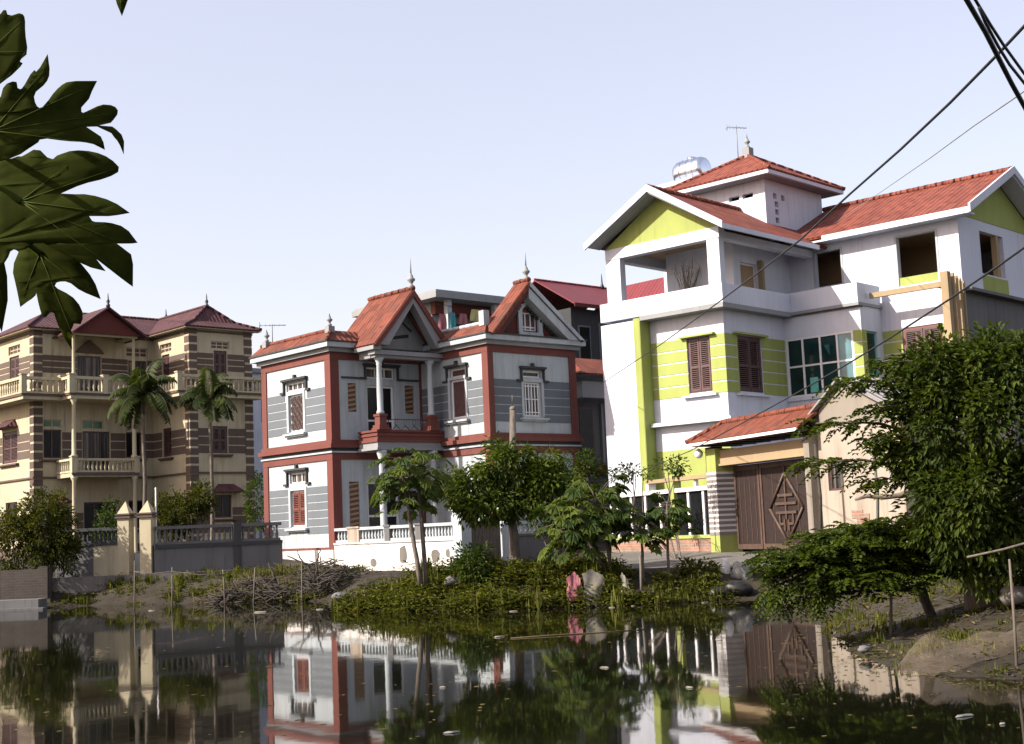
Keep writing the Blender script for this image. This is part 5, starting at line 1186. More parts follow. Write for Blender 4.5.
def mid_tree():
    r = random.Random(12); x, y = -.10, 33.2; z = gz(x, y); t = MB(); c = MB()
    limb(t, [(x, y, z - .2), (x, y, 1.6), (x - .15, y, 2.6)], .13, .09, 9, .02, r)
    for q in ((-1.2, 33, 3.0), (-.5, 33, 3.6), (.5, 33, 3.3), (.9, 33.2, 2.8), (-1.4, 33.1, 2.4)): limb(t, [(x - .1, y, 2.0), ((x + q[0]) / 2, y, q[2] - .4), q], .05, .015, 6, .04, r)
    clump_crown(c, [((-1.05, 33, 2.75), (.65, .7, .55), 3), ((-.25, 33, 3.15), (.75, .7, .6), 3), ((.6, 33.1, 2.85), (.6, .6, .45), 2), ((-.6, 32.8, 2.3), (.9, .6, .35), 2.2), ((.3, 32.9, 2.4), (.6, .5, .3), 1.2), ((-.35, 33.1, 3.65), (.35, .35, .25), .7), ((.75, 33, 3.3), (.3, .3, .25), .5), ((-1.55, 33, 3.05), (.3, .3, .25), .5), ((1.15, 33, 2.75), (.35, .3, .3), .6)], 300, 26, .22, .15, .07, r, .5, .35)
    plant('broadleaf_tree', (x, y, z), 'dark broad-leaved tree beside the wooden utility post, hiding the plank gate', 'tree', c, 'l_mid', t)
mid_tree()
def back_bushes():
    for nm, x, y, blobs, n, mt, lab, sd in (
        ('shrub', 1.15, 34.5, [((1.15, 34.5, 1.9), (.9, .6, .9), 1), ((.7, 34.6, 3.0), (.7, .5, .55), .8), ((1.7, 34.5, 3.0), (.55, .4, .6), .6)], 170, 'l_dark', 'shaded shrub against the grey wall between the papaya tree and the broad-leaved tree', 21),
        ('shrub', -1.05, 31.3, [((-1.05, 31.3, .95), (.55, .4, .38), 1)], 50, 'l_dark', 'round dark shrub at the foot of the white end pillar', 22),
        ('shrub', -14.6, 42.6, [((-14.6, 42.6, 2.4), (1.0, .7, 1.3), 3), ((-15.6, 42.7, 2.1), (.9, .7, 1.2), 2.2), ((-14.1, 42.7, 1.8), (.55, .5, .8), 1.2)], 420, 'l_shrub', 'large olive green shrub at the far left before the cream house', 23),
        ('shrub', -11.6, 46.6, [((-11.6, 46.6, 2.7), (.85, .6, .9), 2), ((-10.8, 46.9, 3.2), (.45, .4, .6), 1)], 230, 'l_shrub', 'straggly yellow-green shrub behind the dark garden wall', 24),
        ('shrub', -9.6, 51.5, [((-9.6, 51.5, 3.1), (.7, .5, 1.1), 1)], 70, 'l_dark', 'dark shrub at the right end of the cream house', 25),
        ('shrub', -14.6, 49.0, [((-14.6, 49.0, 2.6), (.6, .5, .9), 1)], 55, 'l_dark', 'dark shrub behind the left cream gate pillar', 27),
        ('shrub', 3.95, 31.1, [((3.95, 31.1, .55), (.5, .35, .25), 1)], 40, 'l_weed', 'low green shrub at the toe of the concrete apron', 26),
        ('shrub', 4.2, 36.4, [((3.3, 39.4, 3.15), (.6, .3, .22), 1), ((4.4, 38.6, 3.3), (.5, .25, .18), .7)], 26, 'l_dark', 'climbing shrub trained along the tan top rail of the glazed fence', 28)):
        r = random.Random(sd); z = gz(x, y); c = MB(); t = MB()
        clump_crown(c, blobs, n, 24, .18, .12, .058, r, .2, .3)
        for b in blobs:
            for k in range(3): limb(t, [(x + r.uniform(-.1, .1), y, z - .1), (b[0][0] + r.uniform(-.3, .3), b[0][1], (z + b[0][2]) / 2), (b[0][0] + r.uniform(-.4, .4), b[0][1], b[0][2] + b[1][2] * .4)], .03, .01, 5, .03, r)
        plant(nm, (x, y, z), lab, 'shrub', c, mt, t, 'bark', cname='foliage')
back_bushes()
def palm(x, y, zt, label, sd, n=24, L0=1.75):
    r = random.Random(sd); z = gz(x, y); t = MB(); c = MB()
    limb(t, [(x, y, z - .2), (x + .05, y, (z + zt) / 2), (x, y, zt)], .085, .06, 9, .01, r); t.tube([(x, y, zt), (x, y, zt + .7)], [.085, .05], 8)
    for k in range(n):
        a = k * 2.399; el = r.uniform(.1, 1.35) if k > 4 else r.uniform(1.0, 1.5); L_ = L0 * r.uniform(.8, 1.1); h = V(math.cos(a), math.sin(a), 0); P = V(x, y, zt + .6); pts = [P]
        d = h * math.cos(el) + V(0, 0, math.sin(el)); base = r.random() * .6
        for i in range(10):
            d = (d + V(0, 0, -.17 - .02 * i)).normalized(); pts.append(pts[-1] + d * L_ / 10)
        t.tube(pts, [.022 - .0018 * i for i in range(len(pts))], 4)
        for i in range(2, len(pts) * 3 - 2):
            f = i / 3; j = int(f); 
            if j >= len(pts) - 1: continue
            p = pts[j].lerp(pts[j + 1], f - j); dd = (pts[j + 1] - pts[j]).normalized(); s = dd.cross(V(0, 0, 1))
            if s.length < .1: s = h.cross(V(0, 0, 1))
            s.normalize(); ll = .60 * (1 - abs(f / 10 - .45) * .9)
            for sg in (-1, 1): leaf(c, p, s * sg + dd * .7 + V(0, 0, -.75), dd, ll * r.uniform(.7, 1.1), .045, min(1, base + r.uniform(0, .3)), .1, .3)
    return plant('palm_tree', (x, y, z), label, 'palm tree', c, 'l_palm', t, 'bark')
palm(-14.12, 52, 6.75, 'taller areca palm in front of the cream house, behind the cream gate pillars', 31, 19, 1.8)
palm(-11.57, 52, 6.55, 'slim areca palm before the right wing of the cream house', 32, 15, 1.5)
# far trees glimpsed between the houses
for i, (x, y, h, lab) in enumerate(((-14.6, 68, 5.2, 'dark green tree filling the gap between the cream and red-trimmed houses'), (-19.5, 84, 7.5, 'far tree behind the cream house'), (11.8, 64, 8, 'far tree behind the lime green house'))):
    r = random.Random(40 + i); c = MB(); t = MB(); z = 1.3
    limb(t, [(x, y, z - .2), (x, y, z + h * .4), (x + .2, y, z + h * .7)], .2, .1, 8, .04, r)
    clump_crown(c, [((x, y, z + h * .62), (1.7, 1.6, h * .32), 3), ((x - .7, y, z + h * .4), (1.3, 1.2, h * .25), 1.5), ((x + .6, y - .5, z + h * .3), (1.2, 1, h * .25), 1.5)], 120, 22, .4, .26, .13, r, .3, .4)
    plant('tree', (x, y, z), lab, 'tree', c, 'l_dark', t)
def treeline():
    r = random.Random(90); c = MB()
    for k in range(1300):
        a = r.uniform(-1.25, 1.25); d = r.uniform(118, 140); x, y = d * math.sin(a), d * math.cos(a); top = 4.5 + 3.0 * noise.noise(V(a * 9, 0, 5)) + 1.2 * noise.noise(V(a * 31, 0, 8)); z = 1.2 + r.random() ** .8 * max(1.5, top); tb = r.random() * .6
        for i in range(16): leaf(c, V(x + r.gauss(0, 1.0), y + r.gauss(0, .8), z + r.gauss(0, .5)), rdir(r) + V(0, 0, -.2), V(0, 0, 1), r.uniform(.7, 1.2), .55, min(1, tb + r.uniform(0, .3)))
    tag(c.build('treeline', 'l_dark', origin=(0, 0, 0), uv=False, tint=True), 'distant belt of trees along the horizon behind the houses', 'treeline', kind='stuff')
treeline()
# ---- weeds along the middle bank (ground cover)
def weeds():
    r = random.Random(50); m = MB()
    def tuft(x, y, h, kind):
        z = gz(x, y) - .03; b = r.random() * .6; ks = .5 if x > 3.2 and y < 28 else 1
        if kind == 0:
            for k in range(16):
                a = r.random() * 2 * PI; p = V(x + r.gauss(0, .12), y + r.gauss(0, .12), z + r.random() * h); leaf(m, p, V(math.cos(a), math.sin(a), r.uniform(-.2, .8)), V(0, 0, 1), r.uniform(.08, .16) * ks, r.uniform(.04, .08) * ks, min(1, b + r.uniform(-.1, .35)))
        else:
            for k in range(12):
                a = r.random() * 2 * PI; p = V(x + r.gauss(0, .06), y + r.gauss(0, .06), z); leaf(m, p, V(math.cos(a) * .4, math.sin(a) * .4, 1), V(math.cos(a), math.sin(a), 0), h * r.uniform(.6, 1.3), .02, min(1, b + r.uniform(0, .4)), .2, .35)
    for _ in range(2600):
        x = r.uniform(-4.6, 2.2); y = r.uniform(29.2, 33.0); s = shore(x, y)
        if s < -.12 or (s > 2.6 and r.random() < .7): continue
        nz = noise.noise(V(x * .9, y * .9, 7)); 
        if nz < -.28: continue
        tuft(x, y, r.uniform(.14, .46) * (1 + .8 * nz), 0 if r.random() < .9 else 1)
    for _ in range(260):
        x = r.uniform(2.2, 5.0); y = r.uniform(29.4, 31.0)
        if shore(x, y) > -.05 and noise.noise(V(x * 1.3, y * 1.3, 2)) > -.1: tuft(x, y, r.uniform(.08, .28), 0 if r.random() < .6 else 1)
    for _ in range(1100):
        x = r.uniform(-14, -4.8); y = r.uniform(38.3, 44)
        if shore(x, y) > 0 and noise.noise(V(x * .8, y * .8, 4)) > -.08: tuft(x, y, r.uniform(.08, .3), 0 if r.random() < .5 else 1)
    for _ in range(800):
        x = r.uniform(4.0, 9); y = r.uniform(12.8, 27)
        if shore(x, y) > .1 and noise.noise(V(x * .9, y * .9, 9)) > -.08: tuft(x, y, r.uniform(.05, .16), 0 if r.random() < .5 else 1)
    o = m.build('weeds', 'l_weed', origin=(0, 0, 0), uv=False, tint=True); tag(o, 'low green weeds covering the bank between the pond and the garden walls', 'weeds', kind='stuff')
    d = MB()
    for _ in range(1800):
        q = r.random()
        if q < .25: x, y = r.uniform(-9.6, -5.2), r.uniform(38.8, 40.6)
        elif q < .75: x, y = r.uniform(4.0, 8.5), r.uniform(12.8, 24)
        else: x, y = r.uniform(-4.5, 4.8), r.uniform(29.5, 31.5)
        if shore(x, y) < .05: continue
        p = V(x, y, gz(x, y) + .015); a = r.random() * 2 * PI; leaf(d, p, V(math.cos(a), math.sin(a), r.uniform(.05, .9) if r.random() < .3 else .1), V(0, 0, 1), r.uniform(.08, .3), r.uniform(.02, .05), r.random(), .2, .1)
    o = d.build('leaf_litter', 'l_dry', origin=(0, 0, 0), uv=False, tint=True); tag(o, 'dry leaves and stalks scattered over the bare banks', 'leaf litter', kind='stuff')
weeds()
def clods():
    r = random.Random(61); m = MB()
    for _ in range(2600):
        q = r.random()
        if q < .40: x, y = r.uniform(3.8, 9), r.uniform(12.6, 20)
        elif q < .60: x, y = r.uniform(4.2, 6.5), r.uniform(20, 30)
        elif q < .85: x, y = r.uniform(-14, -4.6), r.uniform(37.8, 41.5)
        else: x, y = r.uniform(-4.6, 5), r.uniform(29.4, 32)
        if shore(x, y) < -.02: continue
        s = r.uniform(.008, .028) * (1.8 if r.random() < .08 else 1) * (1 if y < 22 else 1.5); z = gz(x, y); P = []
        for k in range(6):
            d = [(1, 0, 0), (-1, 0, 0), (0, 1, 0), (0, -1, 0), (0, 0, 1), (0, 0, -1)][k]; f = s * r.uniform(.6, 1.3); P.append((x + d[0] * f, y + d[1] * f, z + d[2] * f * .7))
        m.add(P, [(0, 2, 4), (2, 1, 4), (1, 3, 4), (3, 0, 4), (2, 0, 5), (1, 2, 5), (3, 1, 5), (0, 3, 5)])
    tag(m.build('soil_clods', 'clod', origin=(0, 0, 0), uv=False), 'lumps of dry mud and gravel strewn over the banks', 'clods', kind='stuff')
    d = MB()
    for _ in range(3600):
        q = r.random()
        if q < .5:
            k = r.randrange(3, len(SH) - 8); a, b = SH[k], SH[k + 1]; t = r.random(); x = a[0] + (b[0] - a[0]) * t + r.gauss(0, .35); y = a[1] + (b[1] - a[1]) * t + r.gauss(0, .45)
        else: x, y = r.uniform(-8, 5), r.uniform(9, 37)
        if abs(x) > 20 or shore(x, y) > .02 or (q >= .55 and noise.noise(V(x * .5, y * .3, 1)) < .0): continue
        s = r.uniform(.010, .045) * (1.5 if r.random() < .06 else 1); a = r.random() * PI; asp = r.uniform(.25, .8); P = []
        for k in range(5):
            t = 2 * PI * k / 5; u, w = s * math.cos(t) * r.uniform(.7, 1.2), s * asp * math.sin(t); P.append((x + u * math.cos(a) - w * math.sin(a), y + u * math.sin(a) + w * math.cos(a), .003 + .002 * r.random()))
        d.add(P, [(0, 1, 2, 3, 4)], tint=r.random())
    tag(d.build('floating_leaves', 'l_dry', origin=(0, 0, 0), uv=False, tint=True), 'specks of leaf and scum scattered over the pond surface', 'pond scum', kind='stuff')
clods()

# ---- papaya leaves hanging into view at upper left, on a tree just outside the frame
def near_papaya():
    from mathutils.geometry import tessellate_polygon
    A = [(-.829,2.529),(-.81,2.528),(-.802,2.533),(-.793,2.526),(-.774,2.525),(-.769,2.518),(-.769,2.493),(-.764,2.459),(-.775,2.444),(-.772,2.439),(-.788,2.423),(-.803,2.414),(-.829,2.386)]
    B = [(-.848,2.402),(-.828,2.401),(-.822,2.423),(-.803,2.43),(-.794,2.418),(-.787,2.421),(-.775,2.445),(-.76,2.451),(-.749,2.473),(-.745,2.44),(-.752,2.423),(-.769,2.41),(-.765,2.389),(-.755,2.38),(-.745,2.399),(-.729,2.417),(-.714,2.425),(-.667,2.423),(-.679,2.399),(-.686,2.374),(-.679,2.37),(-.663,2.383),(-.639,2.38),(-.631,2.368),(-.643,2.352),(-.65,2.347),(-.64,2.343),(-.623,2.325),(-.624,2.296),(-.632,2.317),(-.642,2.329),(-.65,2.345),(-.673,2.346),(-.658,2.322),(-.655,2.305),(-.68,2.319),(-.721,2.323),(-.754,2.329),(-.769,2.32),(-.802,2.299),(-.848,2.289)]
    C = [(-.89,2.329),(-.838,2.325),(-.821,2.333),(-.804,2.343),(-.773,2.326),(-.766,2.329),(-.74,2.337),(-.704,2.333),(-.676,2.32),(-.656,2.298),(-.681,2.285),(-.726,2.276),(-.756,2.262),(-.745,2.259),(-.713,2.258),(-.672,2.244),(-.643,2.222),(-.672,2.218),(-.703,2.217),(-.699,2.205),(-.682,2.208),(-.65,2.197),(-.63,2.169),(-.652,2.163),(-.638,2.145),(-.639,2.093),(-.664,2.113),(-.69,2.135),(-.685,2.122),(-.719,2.132),(-.765,2.161),(-.797,2.174),(-.831,2.163),(-.847,2.168),(-.854,2.149),(-.876,2.124),(-.89,2.133)]
    D_ = [(-.846,2.215),(-.807,2.206),(-.786,2.183),(-.758,2.161),(-.73,2.125),(-.718,2.089),(-.753,2.105),(-.772,2.12),(-.793,2.121),(-.799,2.109),(-.772,2.1),(-.751,2.074),(-.75,2.049),(-.766,2.036),(-.769,2.001),(-.783,2.022),(-.794,2.046),(-.801,2.066),(-.82,2.058),(-.827,2.081),(-.832,2.106),(-.834,2.099),(-.86,2.081),(-.867,2.117),(-.875,2.151),(-.86,2.187)]
    T = [(-.645,2.615),(-.608,2.61),(-.610,2.575),(-.615,2.56),(-.625,2.533),(-.636,2.561)]
    x, y = -1.75, 2.55; root = empty('papaya_tree', (x, y, gz(x, y)), label='near papaya tree whose dark lobed leaves hang into the upper left of the view', cat='papaya tree')
    z0 = root.location.z
    def child(o, par=None):
        o.parent = par or root; return o
    t = MB(); limb(t, [(x, y, z0 - .2), (x + .05, y, 1.5), (x + .02, y, 2.75)], .09, .06, 10, .004, R); o = t.build('trunk', 'bark_pale', origin=(x, y, z0), uv=False); o.location = (0, 0, 0); child(o)
    m, nt, b = nmat('near_papaya_leaf'); at = coords(nt)
    n = noise_tex(nt, at, 22, 5, .6); c = ramp(nt, n, [(.3, (.022, .030, .004)), (.7, (.042, .052, .008))]).outputs[0]
    yl = ramp(nt, noise_tex(nt, at, 5, 2), [(.55, (0, 0, 0)), (.75, (1, 1, 1))]).outputs[0]; c = mixc(nt, math_n(nt, 'MULTIPLY', yl, .35), c, (.06, .06, .01))
    nt.links.new(c, b.inputs['Base Color']); b.inputs['Roughness'].default_value = .8; b.inputs['Specular IOR Level'].default_value = .04
    tr = N(nt, 'ShaderNodeBsdfTranslucent'); nt.links.new(mixc(nt, 1.0, c, (1.2, 1.2, .4), 'MULTIPLY'), tr.inputs[0]); mx = N(nt, 'ShaderNodeMixShader'); mx.inputs[0].default_value = .42
    nt.links.new(b.outputs[0], mx.inputs[1]); nt.links.new(tr.outputs[0], mx.inputs[2]); nt.links.new(mx.outputs[0], nt.nodes['Material Output'].inputs[0]); bump(nt, b, noise_tex(nt, at, 60, 3), .001, .3)
    import bmesh
    def mk(poly, Y, hub, veins, tilt, up):
        bm = bmesh.new(); n_ = len(poly); poly2 = []
        for i in range(n_):                                          # soften the traced outline
            a, b_, c_ = Vector(poly[i - 1]), Vector(poly[i]), Vector(poly[(i + 1) % n_]); ang = (a - b_).angle(c_ - b_) if (a - b_).length and (c_ - b_).length else 3
            if (b_ - a).x * (c_ - b_).y - (b_ - a).y * (c_ - b_).x > 0 and ang < 2.6 and b_.x > -.83: b_ = b_.lerp(Vector(hub), .08)
            if ang < 1.3: poly2 += [tuple(b_)]
            else: poly2 += [tuple(b_.lerp(a, .25)), tuple(b_.lerp(c_, .25))]
        vs = [bm.verts.new((p[0], 0, p[1])) for p in poly2]
        for tri in tessellate_polygon([[Vector((p[0], p[1], 0)) for p in poly2]]): 
            try: bm.faces.new([vs[i] for i in tri])
            except ValueError: pass
        for _ in range(2): bmesh.ops.subdivide_edges(bm, edges=[e for e in bm.edges if e.calc_length() > .018], cuts=1, use_grid_fill=True)
        bmesh.ops.triangulate(bm, faces=bm.faces)
        def yy(X, Z):
            dx, dz = X - hub[0], Z - hub[1]; rr = math.hypot(dx, dz)
            return Y + tilt * dx * .55 + up * dz * .4 + 1.1 * rr * rr + .003 * math.sin(math.atan2(dz, dx) * 9) * min(1, rr / .08)
        def sc_(X, Z):                                              # keep real size: nearer parts shrink towards the eye line very slightly
            Y1 = yy(X, Z); return Vector((X * Y1 / Y, Y1, 1.65 + (Z - 1.65) * Y1 / Y))
        for v in bm.verts: v.co = sc_(v.co.x, v.co.z) - root.location
        bmesh.ops.recalc_face_normals(bm, faces=bm.faces)
        me = bpy.data.meshes.new('leaf'); bm.to_mesh(me); bm.free(); me.polygons.foreach_set('use_smooth', [True] * len(me.polygons)); me.materials.append(m)
        lf = bpy.data.objects.new('leaf', me); COL.objects.link(lf); child(lf); md = lf.modifiers.new('thickness', 'SOLIDIFY'); md.thickness = .0012
        vm = MB()
        for q in veins:
            pts = [sc_(hub[0] + (q[0] - hub[0]) * k / 6, hub[1] + (q[1] - hub[1]) * k / 6) + Vector((0, -.0010, 0)) for k in range(7)]; vm.tube(pts, [.0011 - .00013 * k for k in range(7)], 5)
        if veins: o = vm.build('vein', 'l_pap', origin=tuple(root.location), uv=False, tint=True); o.location = (0, 0, 0); child(o, lf)
        pm = MB(); h = sc_(*hub); pm.tube([h, h.lerp(Vector((x, y, 2.7)), .5) + Vector((0, 0, .10)), Vector((x, y, 2.62))], [.006, .008, .011], 7); o = pm.build('petiole', 'l_pap', origin=tuple(root.location), uv=False, tint=True); o.location = (0, 0, 0); child(o, lf)
    mk(A, 2.15, (-.83, 2.46), [(-.775, 2.51), (-.77, 2.46)], .1, .1)
    mk(B, 2.20, (-.84, 2.345), [(-.69, 2.41), (-.65, 2.365), (-.665, 2.315), (-.755, 2.445)], .15, -.2)
    mk(C, 2.30, (-.83, 2.25), [(-.67, 2.30), (-.66, 2.22), (-.66, 2.17), (-.65, 2.11), (-.75, 2.31)], -.1, .15)
    mk(D_, 2.38, (-.825, 2.175), [(-.735, 2.10), (-.765, 2.02), (-.855, 2.1)], .1, .2)
    E_ = [(-1.05, 2.50), (-.96, 2.49), (-.925, 2.42), (-.96, 2.38), (-.90, 2.40), (-.86, 2.37), (-.85, 2.33), (-.93, 2.30), (-.88, 2.26), (-.855, 2.21), (-.90, 2.20), (-.95, 2.24), (-.93, 2.14), (-.945, 2.06), (-.98, 2.14), (-1.02, 2.10), (-1.06, 2.3)]
    mk(E_, 2.52, (-.98, 2.30), [(-.87, 2.36), (-.87, 2.22), (-.94, 2.10)], .1, .1)
    mk(T, 2.2, (-.63, 2.61), [(-.626, 2.545)], 0, 0)
near_papaya()
# ================================================================== posts, cables, bank clutter
def thing_tube(name, pts, r, mat, label, cat, n=8, group=None, kind=None):
    m = MB(); m.tube(pts, r, n); o = m.build(name, mat, origin=tuple(pts[0])); return tag(o, label, cat, group)
def upost():
    root = empty('utility_post', (-.19, 36, .5), label='old wooden utility post with a white cap before the red-trimmed house', cat='post')
    def c(m, n, mt): o = m.build(n, mt, origin=(-.19, 36, .5)); o.location = (0, 0, 0); o.parent = root
    m = MB(); m.tube([(-.19, 36, .3), (-.12, 36, 2.6), (-.02, 36, 4.85)], [.11, .10, .085], 10); c(m, 'shaft', 'bark')
    m = MB(); m.lathe(-.02, 36, [(.08, 4.852), (.09, 4.88), (.08, 4.93), (.04, 4.96)], 10); c(m, 'cap', 'concrete'); m = MB(); m.tube([(-.02, 36, 5.0), (-.02, 36, 5.25)], .018, 6); c(m, 'spike', 'wood_old')
upost()
for P, rr, lab in (
    ([(2.98, 46.6, 6.6), (3.037, 45.269, 6.488), (3.015, 27.511, 5.294), (3.008, 21.449, 4.926), (3.002, 16.435, 4.635), (2.998, 13.778, 4.495), (2.996, 11.652, 4.443), (2.994, 10.088, 4.39), (2.992, 8.882, 4.369), (2.991, 7.921, 4.374), (2.99, 7.0, 4.394), (2.98, 4, 4.5), (2.9, -6, 5.2)], .010, 'thick black cable slanting across the lime green house up to the right edge'),
    ([(2.914, 45.992, 3.138), (3.053, 33.937, 3.006), (3.158, 24.833, 2.983), (3.219, 19.528, 3.05), (3.265, 15.533, 3.11), (3.291, 13.263, 3.155), (3.308, 11.775, 3.20), (3.326, 10.23, 3.262), (3.338, 9.172, 3.313), (3.352, 8.0, 3.384), (3.36, 5, 3.6), (3.4, -6, 4.9)], .008, 'lower black cable running from the fence past the big tree top to the right edge'),
    ([(11.869, 49.03, 12.279), (7.529, 27.326, 8.136), (5.546, 17.405, 6.254), (4.743, 13.391, 5.511), (4.278, 11.064, 5.064), (3.863, 8.989, 4.679), (3.2, 6, 4.2), (1.5, -6, 4.0)], .007, 'thin grey wire rising from behind the roof tower to the right edge'),
    ([(-4.5, -6, 5.2), (1.2, 3.8, 3.5), (1.464, 4.2, 3.354), (1.518, 4.282, 3.315), (1.646, 4.475, 3.262), (1.742, 4.62, 3.208), (1.825, 4.746, 3.162), (1.93, 4.906, 3.115), (2.124, 5.2, 3.037), (3, 6.5, 2.9), (11, 18, 3.4)], .009, 'thickest of the black cables bunched in the top right corner'),
    ([(-4.5, -6, 5.1), (1.2, 3.8, 3.46), (1.486, 4.2, 3.353), (1.564, 4.319, 3.318), (1.661, 4.467, 3.286), (1.752, 4.606, 3.262), (1.914, 4.854, 3.235), (2.14, 5.2, 3.215), (3, 6.5, 3.2), (11, 18, 3.5)], .0055, 'outermost thin strand of the cable bunch in the top right corner'),
    ([(1.55, 4.25, 3.262), (1.584, 4.3, 3.232), (1.668, 4.431, 3.196), (1.754, 4.567, 3.174), (1.883, 4.767, 3.162), (2.097, 5.1, 3.156), (3, 6.4, 3.15), (11, 18, 3.45)], .0055, 'middle thin strand that leaves the thick cable in the top right corner')):
    thing_tube('cable', P, rr, 'soffit' if 'grey' in lab else 'cable', lab, 'cable', 7)
# stakes standing in the shallows, left
for i, (px, h, lean, lab) in enumerate(((-10.72, 1.33, .02, 'leftmost and tallest of the thin stakes standing in the shallows below the cream pillars'), (-9.66, 1.1, .0, 'second thin stake from the left below the dark garden wall'), (-8.2, .98, -.05, 'third thin stake from the left in the shallows'), (-7.42, 1.0, .06, 'fourth thin stake from the left in the shallows'), (-6.07, 1.1, .01, 'rightmost thin stake in the shallows before the brushwood heap'))):
    thing_tube('stake', [(px, 38.4 - .1 * (i % 2), -.4), (px + lean * .5, 38.4, .5), (px + lean, 38.4, h)], [.022, .02, .016], 'wood_old', lab, 'stake', 7, 'thin stakes in the shallows')
thing_tube('rope', [(-10.72, 38.38, 1.02), (-10.2, 38.37, .95), (-9.66, 38.36, .98), (-8.9, 38.36, .86), (-8.22, 38.37, .84)], .012, 'wood_old', 'slack rope strung between the three left stakes', 'rope', 5)
thing_tube('bamboo_pole', [(5.02, 14.3, -.25), (5.06, 14.35, .6), (5.08, 14.4, 1.16)], [.018, .016, .012], 'bark', 'upright bamboo pole holding the net by the big tree', 'pole', 7)
thing_tube('bamboo_pole', [(4.93, 15.3, 1.17), (5.3, 15.2, 1.24), (5.9, 15.0, 1.40)], [.012, .014, .014], 'wood_old', 'pale bamboo pole sloping up under the big tree at the right edge', 'pole', 7)
thing_tube('bamboo_pole', [(4.80, 18.3, -.2), (4.86, 18.3, .6), (4.9, 18.3, 1.2)], [.022, .02, .016], 'wood_old', 'thin pole standing under the low spreading tree', 'pole', 6)
thing_tube('bamboo_pole', [(7.3, 33.6, .7), (7.38, 33.6, 2.2), (7.34, 33.6, 3.5)], [.05, .045, .04], 'bark_dark', 'dark pole against the shed wall right of the carved gate', 'pole', 7)
thing_tube('bamboo_pole', [(7.9, 30.6, .8), (8.0, 30.6, 2.2), (7.95, 30.6, 3.6)], [.04, .035, .03], 'bark_pale', 'grey pole before the shed wall, next to the big tree', 'pole', 7)
thing_tube('bamboo_pole', [(2.58, 30.0, -.1), (2.6, 30.0, .6), (2.61, 30.0, 1.05)], [.03, .028, .022], 'bark_pale', 'short pale pole at the water edge left of the papaya saplings', 'pole', 7)

# draped net on the right bank
def net():
    m = MB(); nx, ny = 46, 14; vs = []
    for j in range(ny + 1):
        for i in range(nx + 1):
            u, v = i / nx, j / ny; x = 3.95 + 4.0 * u; y = 15.1 - .5 * u + .55 * math.sin(u * 5) * (1 - v) * .4 - .8 * (1 - v) * (.5 + .4 * math.sin(u * 7 + 1))
            top = .07 + .34 * max(0, math.sin(min(1, u * 1.25) * PI * .62)) + .10 * math.sin(u * 16) + .05 * math.sin(u * 43 + v * 4); z = gz(x, y) + .03 + top * v + .03 * math.sin(u * 40 + v * 9)
            vs.append((x, y, z))
    n = nx + 1; m.add(vs, [(j * n + i, j * n + i + 1, (j + 1) * n + i + 1, (j + 1) * n + i) for j in range(ny) for i in range(nx)], True)
    mt, nt, b = nmat('brown_fishing_net'); b.inputs['Base Color'].default_value = (.13, .10, .072, 1); b.inputs['Roughness'].default_value = .9
    tr = N(nt, 'ShaderNodeBsdfTransparent'); mx = N(nt, 'ShaderNodeMixShader'); v = coords(nt)
    w1 = N(nt, 'ShaderNodeTexWave', wave_type='BANDS', bands_direction='X'); w1.inputs['Scale'].default_value = 26; w2 = N(nt, 'ShaderNodeTexWave', wave_type='BANDS', bands_direction='Z'); w2.inputs['Scale'].default_value = 26
    for w in (w1, w2): nt.links.new(v, w.inputs['Vector'])
    k = math_n(nt, 'MAXIMUM', w1.outputs['Fac'], w2.outputs['Fac']); f = math_n(nt, 'MULTIPLY', ramp(nt, noise_tex(nt, v, 3, 4), [(.3, (.12, .12, .12)), (.7, (.5, .5, .5))]).outputs[0], k)
    nt.links.new(f, mx.inputs[0]); nt.links.new(tr.outputs[0], mx.inputs[1]); nt.links.new(b.outputs[0], mx.inputs[2]); nt.links.new(mx.outputs[0], nt.nodes['Material Output'].inputs[0])
    o = m.build('fishing_net', mt, origin=(5.5, 14.8, .3)); tag(o, 'brown fishing net draped along the right bank below the big tree', 'net')
net()
def rag(name, x, y, z, w, h, mat, label, cat, seed, rz=0, group=None, tilt=.25):
    r = random.Random(seed); m = MB(); nx, ny = 8, 7; vs = []
    for j in range(ny + 1):
        v = j / ny; a0 = -.5 + .30 * noise.noise(Vector((v * 2.2, seed, 0))) + .12 * v; a1 = .5 + .35 * noise.noise(Vector((v * 2.4, seed + 9, 0))) - .28 * (1 - v) * ((seed % 3) - .5)
        for i in range(nx + 1):
            u = i / nx; x_ = (a0 + (a1 - a0) * u) * w
            vs.append((x_ + .04 * w * noise.noise(Vector((u * 7, v * 7, seed))), .04 * w * math.sin(u * 9 + v * 4 + seed) - .18 * h * v * v, h * (1 - v) * (1 - .30 * abs(u - .5 - .35 * math.sin(seed * 2))) + .06 * h * noise.noise(Vector((u * 5, v * 3, seed + 4)))))
    n = nx + 1; fs = [(j * n + i, j * n + i + 1, (j + 1) * n + i + 1, (j + 1) * n + i) for j in range(ny) for i in range(nx)]
    m.add(vs, fs, True); m.add([(a, b + .012, c) for a, b, c in vs], [f[::-1] for f in fs], True)
    m.v = [(a + x, b + y, c + z) for a, b, c in m.v]; o = m.build(name, mat, origin=(x, y, z)); o.rotation_euler = (0, 0, rz); return tag(o, label, cat, group)
rag('rag', 1.1, 29.95, .14, .26, .62, 'cloth_pink', 'pink rag caught on the weeds at the water edge', 'rag', 1, .2)
rag('rag', 1.28, 30.05, .2, .16, .5, 'cloth_rose', 'faded rose strip of cloth beside the pink rag', 'rag', 2, -.4)
rag('net_scrap', 1.52, 29.9, .04, .40, .76, 'cloth_white', 'wide pale net scrap hanging at the water edge right of the pink rag', 'net', 3, .15)
